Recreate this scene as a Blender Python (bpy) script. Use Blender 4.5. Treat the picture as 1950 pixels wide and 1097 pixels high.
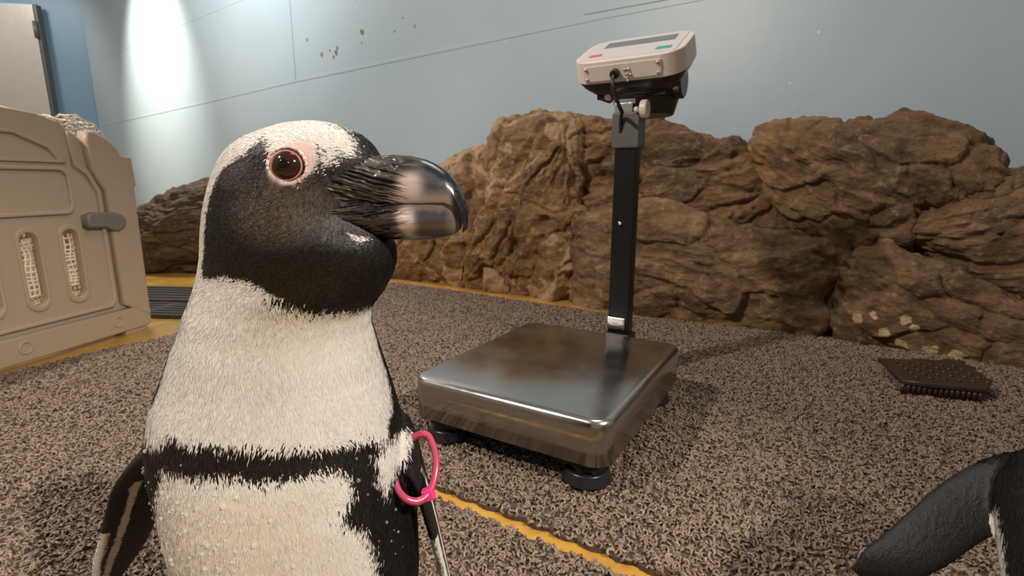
import bpy, bmesh, math, random
import numpy as np
from mathutils import Vector, Matrix
from mathutils.bvhtree import BVHTree
random.seed(7); RNG = np.random.default_rng(7)
for o in list(bpy.data.objects): bpy.data.objects.remove(o, do_unlink=True)
S = bpy.context.scene; COL = S.collection
rad = math.radians

# ------------------------------------------------------------------ camera, world, lights, exposure
cam = bpy.data.objects.new('camera', bpy.data.cameras.new('camera')); COL.objects.link(cam)
cam.location = (0, 0, .46); cam.rotation_euler = (rad(90-11.51), 0, 0)
cam.data.sensor_width = 36; cam.data.lens = 18; cam.data.clip_start = .02
cam.data.dof.use_dof = True; cam.data.dof.focus_distance = .31; cam.data.dof.aperture_fstop = 20
S.camera = cam
S.view_settings.view_transform = 'Standard'; S.view_settings.look = 'None'
S.view_settings.gamma = 1; S.view_settings.use_curve_mapping = False
S.view_settings.exposure = 1.12
W_ = bpy.data.worlds.new('world'); S.world = W_; W_.use_nodes = True
W_.node_tree.nodes['Background'].inputs[0].default_value = (1, .93, .85, 1)
W_.node_tree.nodes['Background'].inputs[1].default_value = .10

def lamp(name, loc, target, energy, color, size=.15, angle=None, blend=.6):
    d = bpy.data.lights.new(name, 'SPOT' if angle else 'AREA')
    d.energy = energy; d.color = color
    if angle: d.spot_size = rad(angle); d.spot_blend = blend; d.shadow_soft_size = size
    else: d.shape = 'DISK'; d.size = size
    o = bpy.data.objects.new(name, d); COL.objects.link(o); o.location = loc
    o.rotation_euler = (Vector(target)-Vector(loc)).to_track_quat('-Z', 'Y').to_euler()
    return o
WARM = (1, .90, .78)
lamp('ceiling_spot_key', (-1.85, -.02, 2.2), (.4, 1.2, 0), 108, WARM, .06, 100)
lamp('ceiling_spot_fill', (1.5, -.85, 1.9), (-.45, .60, 0), 135, WARM, .05, 42, .8)
lamp('ceiling_panel', (.3, .9, 2.7), (.3, .9, 0), 7, (1, .92, .84), .9)
lamp('wall_washer', (-3.75, 4.1, 2.9), (-3.22, 4.96, 1.55), 330, (1, .92, .76), .05, 54, 1)
lamp('left_wall_fill', (-2.2, 2.9, 2.8), (-2.6, 4.2, .9), 40, (1, .95, .88), .6)  # added fill that brightens the left part of the wall, not a real fitting
lamp('alcove_fill', (-5.2, 4.6, 2.8), (-5.4, 5.8, 1.2), 30, (1, .95, .88), .2, 110)  # extra light put in to lift the dark alcove wall, no known lamp

# ------------------------------------------------------------------ room axes: u runs along the rocks, v away from the viewer
YAW = rad(-30.5)
Ud = np.array([math.cos(YAW), math.sin(YAW)]); Vd = np.array([-math.sin(YAW), math.cos(YAW)])
def RW(u, v, z=0): return Vector((u*Ud[0]+v*Vd[0], u*Ud[1]+v*Vd[1], z))

# ------------------------------------------------------------------ helpers
def new_mesh_obj(name, verts, faces, mat=None, parent=None, smooth=True):
    me = bpy.data.meshes.new(name)
    me.from_pydata([tuple(v) for v in verts], [], [tuple(f) for f in faces])
    me.validate()
    if smooth: me.polygons.foreach_set('use_smooth', [True]*len(me.polygons))
    if mat: me.materials.append(mat)
    o = bpy.data.objects.new(name, me); COL.objects.link(o)
    if parent: o.parent = parent
    return o
def fast_mesh(name, V, Q, mat=None, parent=None, smooth=True):
    """numpy verts (n,3), quads (m,4)"""
    me = bpy.data.meshes.new(name)
    me.vertices.add(len(V)); me.vertices.foreach_set('co', np.asarray(V, np.float32).ravel())
    me.loops.add(Q.size); me.loops.foreach_set('vertex_index', Q.astype(np.int32).ravel())
    me.polygons.add(len(Q)); me.polygons.foreach_set('loop_start', np.arange(len(Q), dtype=np.int32)*Q.shape[1])
    me.update(calc_edges=True); me.validate()
    me.polygons.foreach_set('use_smooth', [smooth]*len(me.polygons))
    if mat: me.materials.append(mat)
    o = bpy.data.objects.new(name, me); COL.objects.link(o)
    if parent: o.parent = parent
    return o
def bm_obj(name, bm, mat, parent=None, smooth=False, bevel=0, seg=3):
    bmesh.ops.recalc_face_normals(bm, faces=bm.faces)
    me = bpy.data.meshes.new(name); bm.to_mesh(me); bm.free()
    if smooth: me.polygons.foreach_set('use_smooth', [True]*len(me.polygons))
    me.materials.append(mat)
    o = bpy.data.objects.new(name, me); COL.objects.link(o)
    if parent: o.parent = parent
    if bevel:
        m = o.modifiers.new('b', 'BEVEL'); m.width = bevel; m.segments = seg; m.limit_method = 'ANGLE'; m.angle_limit = rad(35)
        me.polygons.foreach_set('use_smooth', [True]*len(me.polygons))
        w = o.modifiers.new('w', 'WEIGHTED_NORMAL'); w.keep_sharp = True
    return o
def box_bm(c, s, bm=None, rot=None):
    bm = bm or bmesh.new()
    M = Matrix.Translation(c) @ (rot.to_4x4() if rot else Matrix.Identity(4)) @ Matrix.Diagonal((*s, 1))
    bmesh.ops.create_cube(bm, size=1, matrix=M); return bm
def cyl_bm(c, r, h, axis='Z', bm=None, n=32, r2=None, rot=None):
    bm = bm or bmesh.new()
    R = {'Z': Matrix.Identity(4), 'X': Matrix.Rotation(rad(90), 4, 'Y'), 'Y': Matrix.Rotation(rad(90), 4, 'X')}[axis]
    if rot: R = rot.to_4x4() @ R
    bmesh.ops.create_cone(bm, cap_ends=True, segments=n, radius1=r, radius2=r if r2 is None else r2, depth=h, matrix=Matrix.Translation(c) @ R)
    return bm
def tube(name, pts, r, mat, parent=None, n=10, closed=False, flat=1.0):
    """sweep along a smoothed polyline"""
    P = [Vector(p) for p in pts]
    cu = bpy.data.curves.new(name, 'CURVE'); cu.dimensions = '3D'
    sp = cu.splines.new('NURBS'); sp.points.add(len(P)-1)
    for i, p in enumerate(P): sp.points[i].co = (*p, 1)
    sp.use_endpoint_u = not closed; sp.use_cyclic_u = closed; sp.order_u = 4; sp.resolution_u = 8
    cu.bevel_depth = r; cu.bevel_resolution = max(1, n//4); cu.use_fill_caps = True
    tmp = bpy.data.objects.new(name, cu); COL.objects.link(tmp)
    dg = bpy.context.evaluated_depsgraph_get()
    me = bpy.data.meshes.new_from_object(tmp.evaluated_get(dg)); bpy.data.objects.remove(tmp); bpy.data.curves.remove(cu)
    me.polygons.foreach_set('use_smooth', [True]*len(me.polygons))
    me.materials.clear(); me.materials.append(mat); me.name = name
    o = bpy.data.objects.new(name, me); COL.objects.link(o)
    if parent: o.parent = parent
    return o
def plate(name, loops, thick, bevel, mat, parent=None):
    """flat plate in local XY with holes, extruded along Z and bevelled"""
    cu = bpy.data.curves.new(name, 'CURVE'); cu.dimensions = '2D'; cu.fill_mode = 'BOTH'
    for L in loops:
        sp = cu.splines.new('POLY'); sp.points.add(len(L)-1); sp.use_cyclic_u = True
        for i, p in enumerate(L): sp.points[i].co = (p[0], p[1], 0, 1)
    cu.extrude = thick/2-bevel; cu.bevel_depth = bevel; cu.bevel_resolution = 2; cu.offset = -bevel
    tmp = bpy.data.objects.new(name, cu); COL.objects.link(tmp)
    dg = bpy.context.evaluated_depsgraph_get()
    me = bpy.data.meshes.new_from_object(tmp.evaluated_get(dg)); bpy.data.objects.remove(tmp); bpy.data.curves.remove(cu)
    me.materials.clear(); me.materials.append(mat); me.name = name
    o = bpy.data.objects.new(name, me); COL.objects.link(o)
    if parent: o.parent = parent
    return o
def rrect(x0, y0, x1, y1, r, n=6):
    out = []
    for cx, cy, a0 in ((x1-r, y1-r, 0), (x0+r, y1-r, 90), (x0+r, y0+r, 180), (x1-r, y0+r, 270)):
        for k in range(n+1):
            a = rad(a0+90*k/n); out.append((cx+r*math.cos(a), cy+r*math.sin(a)))
    return out
def empty(name, loc=(0, 0, 0), rz=0):
    o = bpy.data.objects.new(name, None); COL.objects.link(o); o.location = loc; o.rotation_euler = (0, 0, rz); o.empty_display_size = .05
    return o
def tag(o, label=None, cat=None, group=None, kind=None):
    if label: o['label'] = label
    if cat: o['category'] = cat
    if group: o['group'] = group
    if kind: o['kind'] = kind
    return o

def smooth01(x): x = np.clip(x, 0, 1); return x*x*(3-2*x)
# --- numpy gradient noise
_perm = np.random.default_rng(3).permutation(256); _perm = np.concatenate([_perm, _perm, _perm])
_g = np.random.default_rng(4).normal(size=(256, 3)); _g /= np.linalg.norm(_g, axis=1)[:, None]
def perlin(P):
    P = np.asarray(P, float); I = np.floor(P).astype(int); f = P-I; I &= 255
    w = f*f*f*(f*(f*6-15)+10); out = 0
    for dx in (0, 1):
        for dy in (0, 1):
            for dz in (0, 1):
                h = _perm[_perm[_perm[(I[:, 0]+dx) & 255]+((I[:, 1]+dy) & 255)]+((I[:, 2]+dz) & 255)]
                d = (_g[h]*(f-np.array([dx, dy, dz]))).sum(1)
                out = out + d*(w[:, 0] if dx else 1-w[:, 0])*(w[:, 1] if dy else 1-w[:, 1])*(w[:, 2] if dz else 1-w[:, 2])
    return out*1.5
def fbm(P, octv=4, gain=.5):
    s = 0; a = 1
    for k in range(octv): s = s+a*perlin(P*2**k+17.3*k); a *= gain
    return s
def ridged(P, octv=4, gain=.5):
    s = 0; a = 1
    for k in range(octv): s = s+a*(1-np.abs(perlin(P*2**k+9.1*k))*2); a *= gain
    return s/(2-2*gain**octv)*1.0

# ------------------------------------------------------------------ node helpers
class NT:
    def __init__(s, name):
        s.m = bpy.data.materials.new(name); s.m.use_nodes = True; s.t = s.m.node_tree
        s.b = s.t.nodes['Principled BSDF']; s.out = s.t.nodes['Material Output']
    def n(s, typ, **kw):
        nd = s.t.nodes.new(typ)
        for k, v in kw.items():
            if k in nd.bl_rna.properties: setattr(nd, k, v)
            else: nd.inputs[k].default_value = v
        return nd
    def l(s, a, b): s.t.links.new(a, b)
    def set(s, **kw):
        for k, v in kw.items(): s.b.inputs[k.replace('_', ' ')].default_value = v
    def coord(s, scale=(1, 1, 1), rot=(0, 0, 0), kind='Object'):
        tc = s.n('ShaderNodeTexCoord'); mp = s.n('ShaderNodeMapping'); s.l(tc.outputs[kind], mp.inputs[0])
        mp.inputs['Scale'].default_value = scale; mp.inputs['Rotation'].default_value = rot; return mp.outputs[0]
    def noise(s, vec, scale, detail=4, rough=.55, dist=0):
        n = s.n('ShaderNodeTexNoise'); n.inputs['Scale'].default_value = scale; n.inputs['Detail'].default_value = detail
        n.inputs['Roughness'].default_value = rough; n.inputs['Distortion'].default_value = dist
        s.l(vec, n.inputs['Vector']); return n.outputs['Fac']
    def ramp(s, fac, stops, interp='LINEAR'):
        r = s.n('ShaderNodeValToRGB'); e = r.color_ramp.elements; r.color_ramp.interpolation = interp
        while len(e) < len(stops): e.new(.5)
        for el, (p, c) in zip(e, stops): el.position = p; el.color = (*c, 1) if len(c) == 3 else c
        s.l(fac, r.inputs[0]); return r.outputs[0]
    def math(s, op, a, b=None, clamp=False):
        m = s.n('ShaderNodeMath'); m.operation = op; m.use_clamp = clamp
        for i, x in enumerate((a, b)):
            if x is None: continue
            if isinstance(x, (int, float)): m.inputs[i].default_value = x
            else: s.l(x, m.inputs[i])
        return m.outputs[0]
    def mix(s, fac, a, b):
        m = s.n('ShaderNodeMix'); m.data_type = 'RGBA'
        for i, x in ((0, fac), (6, a), (7, b)):
            if isinstance(x, (int, float)): m.inputs[i].default_value = x
            elif isinstance(x, tuple): m.inputs[i].default_value = (*x, 1)
            else: s.l(x, m.inputs[i])
        return m.outputs[2]
    def attr(s, name):
        a = s.n('ShaderNodeAttribute'); a.attribute_name = name; return a
    def step(s, x, lo, hi):
        m = s.n('ShaderNodeMapRange'); m.interpolation_type = 'SMOOTHSTEP'; m.clamp = True
        s.l(x, m.inputs[0]); m.inputs[1].default_value = lo; m.inputs[2].default_value = hi; return m.outputs[0]
    def bump(s, h, strength=.3, dist=.01):
        b = s.n('ShaderNodeBump'); b.inputs['Strength'].default_value = strength; b.inputs['Distance'].default_value = dist
        s.l(h, b.inputs['Height']); s.l(b.outputs[0], s.b.inputs['Normal']); return b
    def base(s, c): s.l(c, s.b.inputs['Base Color'])

def simple(name, col, rough=.5, metal=0, spec=.5, bump=None, vary=0, coat=0):
    t = NT(name); t.set(Base_Color=(*col, 1), Roughness=rough, Metallic=metal); t.b.inputs['Specular IOR Level'].default_value = spec
    t.b.inputs['Coat Weight'].default_value = coat
    v = t.coord()
    if vary:
        n = t.noise(v, 18, 5, .6); t.base(t.mix(n, tuple(c*(1-vary) for c in col), tuple(min(1, c*(1+vary)) for c in col)))
    if bump: t.bump(t.noise(v, bump[0], 3), bump[1], bump[2] if len(bump) > 2 else .002)
    return t.m

M = {}
# painted wall: pale blue-grey gloss paint, sprinkled with white droplets
t = NT('wall_paint'); v = t.coord()
n1 = t.noise(v, 1.3, 4); col = t.ramp(n1, [(.3, (.335, .425, .49)), (.7, (.38, .46, .515))])
vo = t.n('ShaderNodeTexVoronoi'); vo.inputs['Scale'].default_value = 26; t.l(v, vo.inputs['Vector'])
clus = t.step(t.noise(v, 1.9, 2), .5, .62)
rare = t.n('ShaderNodeSeparateColor'); t.l(vo.outputs['Color'], rare.inputs[0])
dot = t.math('MULTIPLY', t.math('LESS_THAN', vo.outputs['Distance'], .085), t.math('MULTIPLY', clus, t.math('GREATER_THAN', rare.outputs[0], .55)))
t.base(t.mix(dot, col, (.8, .8, .78)))
t.set(Roughness=.42); t.b.inputs['Specular IOR Level'].default_value = .55
t.bump(t.noise(v, 9, 5, .6), .12, .01); M['wall'] = t.m
M['alcove'] = simple('alcove_paint', (.16, .26, .36), .45, vary=.08)
M['door'] = simple('door_steel', (.50, .48, .45), .38, .25, vary=.1, bump=(6, .1, .01))
M['chip'] = simple('bare_wall_chip', (.20, .13, .08), .8, vary=.3)
M['chip2'] = simple('grey_wall_chip', (.22, .21, .19), .8, vary=.3)
# yellow floor
t = NT('floor_yellow'); v = t.coord(); n = t.noise(v, 7, 6, .65)
t.base(t.ramp(n, [(.25, (.30, .16, .035)), (.5, (.50, .28, .05)), (.75, (.58, .36, .09))]))
t.set(Roughness=.28); t.bump(t.noise(v, 60, 3), .15, .003); M['floor'] = t.m
# mat
t = NT('mat_curl'); oi = t.n('ShaderNodeObjectInfo')
c = t.ramp(oi.outputs['Random'], [(0, (.135, .095, .068)), (.5, (.200, .145, .105)), (1, (.265, .197, .147))])
t.base(c); t.set(Roughness=.38); t.b.inputs['Specular IOR Level'].default_value = .6; M['curl'] = t.m
M['matbase'] = simple('mat_backing', (.075, .053, .041), .7, vary=.3)
M['matdark'] = simple('dark_mat_rubber', (.045, .038, .034), .55, vary=.3)
M['matpiece'] = simple('mat_piece_brown', (.040, .024, .018), .35, vary=.2)
# rock
def rock_mat(name, tint=(1, 1, 1), lichen=0, rot=(0, 0, 0)):
    t = NT(name); v = t.coord(); vs = t.coord((1, 1, 2.6), rot)
    n = t.noise(vs, 5.5, 9, .62, .6); n2 = t.noise(v, 2.4, 5, .6, .3); n3 = t.noise(v, 42, 8, .72)
    g = lambda *c: tuple(x*y*z for x, y, z in zip(c, tint, (1.52, 1.46, 1.36)))
    c = t.ramp(n, [(.26, g(.036, .021, .011)), (.41, g(.105, .064, .033)), (.56, g(.190, .120, .064)), (.76, g(.32, .215, .122))])
    c = t.mix(t.step(n2, .52, .68), c, g(.235, .138, .066))
    c = t.mix(t.math('MULTIPLY', t.step(n2, .46, .30), .65), c, g(.10, .075, .05))
    c = t.mix(t.math('MULTIPLY', t.step(n3, .52, .66), .45), c, g(.40, .29, .185))
    c = t.mix(t.math('MULTIPLY', t.step(n3, .45, .33), .40), c, g(.045, .028, .016))
    if tint[0] > 1:
        c = t.mix(t.math('MULTIPLY', t.step(t.noise(v, 4.2, 7, .65, .4), .51, .54), .75), c, (.62, .43, .23))
    if lichen:
        a = t.attr('lichen'); f = t.math('ADD', a.outputs['Fac'], t.math('MULTIPLY', t.math('SUBTRACT', t.noise(v, 30, 5, .6), .5), 1.6))
        c = t.mix(t.step(f, .62, .70), c, (.80, .60, .32))
    t.base(c); t.set(Roughness=.62)
    t.bump(t.math('ADD', t.noise(vs, 26, 10, .72), t.math('MULTIPLY', n3, .8)), .8, .025); return t.m
M['rock'] = rock_mat('rock_brown'); M['rock2'] = rock_mat('rock_lichen', lichen=1)
M['rocktan'] = rock_mat('rock_tan', (1.25, 1.2, 1.05)); M['rockdark'] = rock_mat('rock_grey', (.62, .72, .85))
# plastics / metals
t = NT('brushed_steel'); v = t.coord((1, 60, 1)); vv = t.coord()
t.set(Base_Color=(.52, .50, .48, 1), Metallic=1, Roughness=.2)
r = t.ramp(t.noise(vv, 9, 5, .6), [(.3, (.13,)*3), (.7, (.30,)*3)]); t.l(r, t.b.inputs['Roughness'])
t.bump(t.noise(v, 40, 2), .03, .001); M['steel'] = t.m
M['black'] = simple('black_plastic', (.012, .012, .013), .3, vary=.2)
M['blackgloss'] = simple('black_painted_steel', (.007, .007, .0075), .30, spec=.32)
M['chrome'] = simple('chrome', (.75, .74, .70), .16, 1, bump=(120, .3, .002))
M['clamp'] = simple('grey_clamp', (.085, .085, .083), .45, vary=.1)
M['white'] = simple('white_plastic', (.68, .60, .565), .38, vary=.03)
M['keypad'] = simple('keypad_membrane', (.62, .58, .60), .35)
M['lcd'] = simple('lcd_glass', (.17, .18, .18), .22, vary=.15)
M['red'] = simple('red_key', (.62, .12, .20), .4); M['green'] = simple('green_key', (.06, .36, .28), .4)
M['screw'] = simple('screw', (.55, .50, .47), .35, .6)
M['cable'] = simple('cable', (.012, .012, .012), .35)
M['beige'] = simple('beige_plastic', (.43, .345, .26), .42, vary=.05, bump=(90, .05))
M['greylatch'] = simple('grey_latch', (.19, .175, .17), .5)
M['net'] = simple('net_cord', (.84, .75, .62), .6)
M['eye'] = simple('eye_iris', (.026, .010, .007), .10, spec=.45)
M['pupil'] = simple('eye_pupil', (.001, .001, .001), .05, spec=.6)
M['claw'] = simple('claw', (.015, .013, .012), .4)
t = NT('eyelid_skin'); v = t.coord(); n = t.noise(v, 420, 3); t.base(t.ramp(n, [(.4, (.50, .33, .32)), (.6, (.75, .68, .64))])); t.set(Roughness=.5)
t.bump(n, .6, .0008); M['lid'] = t.m
M['lidinner'] = simple('eyelid_rim', (.42, .17, .16), .35)
t = NT('pink_band_plastic'); t.set(Base_Color=(.86, .12, .24, 1), Roughness=.25); t.b.inputs['Transmission Weight'].default_value = .45
t.b.inputs['Subsurface Weight'].default_value = 0; M['band'] = t.m
M['clasp'] = simple('pink_clasp', (.95, .05, .30), .3)
t = NT('water_drop'); tr = t.n('ShaderNodeBsdfTransparent'); mx = t.n('ShaderNodeMixShader'); lw = t.n('ShaderNodeLayerWeight'); lw.inputs['Blend'].default_value = .35
t.set(Base_Color=(.9, .89, .87, 1), Roughness=.08); t.b.inputs['Specular IOR Level'].default_value = .9
t.l(t.math('ADD', t.math('MULTIPLY', lw.outputs['Facing'], .55), .14), mx.inputs[0]); t.l(tr.outputs[0], mx.inputs[1]); t.l(t.b.outputs[0], mx.inputs[2]); t.l(mx.outputs[0], t.out.inputs[0]); M['drop'] = t.m

# penguin plumage: attribute 'dark' is a signed distance (metres, + inside black plumage)
t = NT('penguin_plumage'); v = t.coord(); vs = t.coord((1, 1, .16)); vf = t.coord((1, 1, .45))
a = t.attr('dark').outputs['Fac']; nb = t.attr('fringe').outputs['Fac']
nz = t.math('SUBTRACT', t.noise(vs, 620, 5, .7), .5); nz2 = t.math('SUBTRACT', t.noise(vs, 130, 3, .6), .5)
d = t.math('ADD', a, t.math('MULTIPLY', nb, t.math('ADD', nz, nz2)))
dark = t.step(d, -.0010, .0011)
fine = t.noise(vf, 900, 3, .6); mid = t.noise(vf, 240, 4, .6)
white = t.ramp(t.noise(vs, 160, 5, .6), [(.25, (.60, .565, .52)), (.7, (.74, .71, .67))])
belly = t.attr('belly').outputs['Fac']
white = t.mix(t.math('MULTIPLY', belly, .7), white, (.60, .54, .45))
blk = t.ramp(fine, [(.35, (.005, .005, .005)), (.72, (.026, .022, .020))])
cheek = t.attr('cheek').outputs['Fac']
brown = t.ramp(t.math('ADD', t.math('MULTIPLY', fine, .6), t.math('MULTIPLY', mid, .4)), [(.38, (.018, .014, .012)), (.60, (.105, .082, .066))])
blk = t.mix(cheek, blk, brown)
c = t.mix(dark, white, blk)
speck = t.attr('speckle').outputs['Fac']
sp = t.math('MULTIPLY', t.step(t.math('ADD', speck, t.math('MULTIPLY', t.math('SUBTRACT', t.noise(vf, 620, 3, .7), .5), 1.7)), .52, .70), 1.0)
c = t.mix(t.math('MULTIPLY', sp, .85), c, (.66, .60, .56))
pk = t.attr('pink').outputs['Fac']
c = t.mix(pk, c, t.mix(t.noise(v, 300, 3), (.50, .33, .32), (.66, .55, .52)))
t.base(c); t.set(Roughness=.5)
t.l(t.math('SUBTRACT', .62, t.math('MULTIPLY', dark, .2)), t.b.inputs['Roughness'])
t.b.inputs['Sheen Weight'].default_value = 0; t.b.inputs['Specular IOR Level'].default_value = .32
t.bump(t.math('ADD', t.math('MULTIPLY', t.noise(vs, 230, 5, .65), 1.2), t.math('MULTIPLY', fine, .35)), .55, .0016); M['plumage'] = t.m
# bill
t = NT('bill_horn'); v = t.coord((1, 1, 1)); vcol = t.attr('billcol').outputs['Color']
n = t.noise(v, 220, 4); t.base(t.mix(t.math('MULTIPLY', t.step(n, .55, .75), .15), vcol, (.35, .33, .32)))
t.l(t.attr('billrough').outputs['Fac'], t.b.inputs['Roughness']); t.b.inputs['Specular IOR Level'].default_value = .6
t.b.inputs['Coat Weight'].default_value = .25; t.b.inputs['Coat Roughness'].default_value = .12
t.bump(n, .12, .0008); M['bill'] = t.m

# ================================================================== STRUCTURE
bm = bmesh.new(); bmesh.ops.create_grid(bm, x_segments=2, y_segments=2, size=6, matrix=Matrix.Translation((-.5, 2.5, 0)))
floor = bm_obj('floor', bm, M['floor']); tag(floor, 'yellow ochre painted wet floor under the mats', kind='structure')

# back wall: own frame, x along the wall (to the right), y away, z up
WY = rad(-34.5)
wall = empty('wall_back', (1.400, 1.786, 0), WY); tag(wall, 'pale blue-grey painted wall behind the rocks', kind='structure')
o = bm_obj('wall_sheet', box_bm((-2.6, .06, 1.5), (9.2, .12, 3.0)), M['wall'], wall)
def ridge(p0, p1, w, h):
    bm = bmesh.new(); a = Vector((p0[0], 0, p0[1])); b = Vector((p1[0], 0, p1[1])); d = (b-a)
    ang = math.atan2(d.z, d.x)
    bm = box_bm((a+b)/2+Vector((0, -h/2+.001, 0)), (d.length, h, w), rot=Matrix.Rotation(-ang, 3, 'Y'))
    return bm_obj('panel_joint', bm, M['wall'], wall, bevel=.0018)
pl = [(-7.05, 1.083), (-4.83, 1.129), (-3.55, 1.162), (-2.33, 1.175), (-1.20, 1.187), (2.0, 1.17)]
for a, b in zip(pl, pl[1:]): ridge(a, b, .018, .0028)
ridge((-3.53, 1.17), (-3.52, 3.0), .016, .005)
ridge((-7.05, 1.73), (-3.53, 1.80), .012, .002)
ridge((-1.30, 1.215), (-.80, 1.205), .008, .004)
def chip(s, z, r, mat, seed):
    rr = np.random.default_rng(seed); n = 11; V = []
    for k in range(n):
        a = 2*math.pi*k/n; q = r*(.6+.6*rr.random()); V.append((s+q*math.cos(a)*.9, -.0012, z+q*math.sin(a)))
    V += [(x, 0, z_) for x, _, z_ in V]
    F = [list(range(n))]+[[i, (i+1) % n, n+(i+1) % n, n+i] for i in range(n)]
    new_mesh_obj('paint_chip', V, F, mat, wall, False)
for k, (s, z, r, m) in enumerate([(-2.81, 1.372, .018, 'chip'), (-3.363, 1.405, .013, 'chip2'), (-3.07, 1.285, .020, 'chip'), (-3.055, 1.31, .014, 'chip'), (-3.22, 1.295, .017, 'chip2'),
                                   (-3.10, 1.262, .014, 'chip2'), (-2.365, 1.331, .010, 'chip2'), (-2.53, 1.33, .008, 'chip2'), (-2.46, 1.39, .006, 'chip2'), (-3.13, 1.305, .008, 'chip'), (-2.82, 1.31, .006, 'chip2')]):
    chip(s, z, r, M[m], k)
# alcove wall with steel door, beyond the wall's end
alc = empty('wall_alcove', (-4.6, 6.0, 0), rad(8)); tag(alc, 'shaded blue wall beyond the end of the pale wall', kind='structure')
bm_obj('wall_sheet', box_bm((0, .05, 1.5), (6, .1, 3)), M['alcove'], alc)
door = empty('door_1', (-5.07, 5.85, 0), rad(8)); tag(door, 'grey steel door in the shaded blue wall', kind='structure')
bm_obj('door_leaf', box_bm((-.5, 0, 1.15), (1.1, .05, 2.3)), M['door'], door, bevel=.006)
bm_obj('door_frame', box_bm((.075, .01, 1.15), (.03, .08, 2.3)), M['clamp'], door, bevel=.004)
for z in (.9, 2.05): bm_obj('hinge', cyl_bm((.06, -.04, z), .022, .16, n=16), M['clamp'], door, smooth=True)

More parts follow.
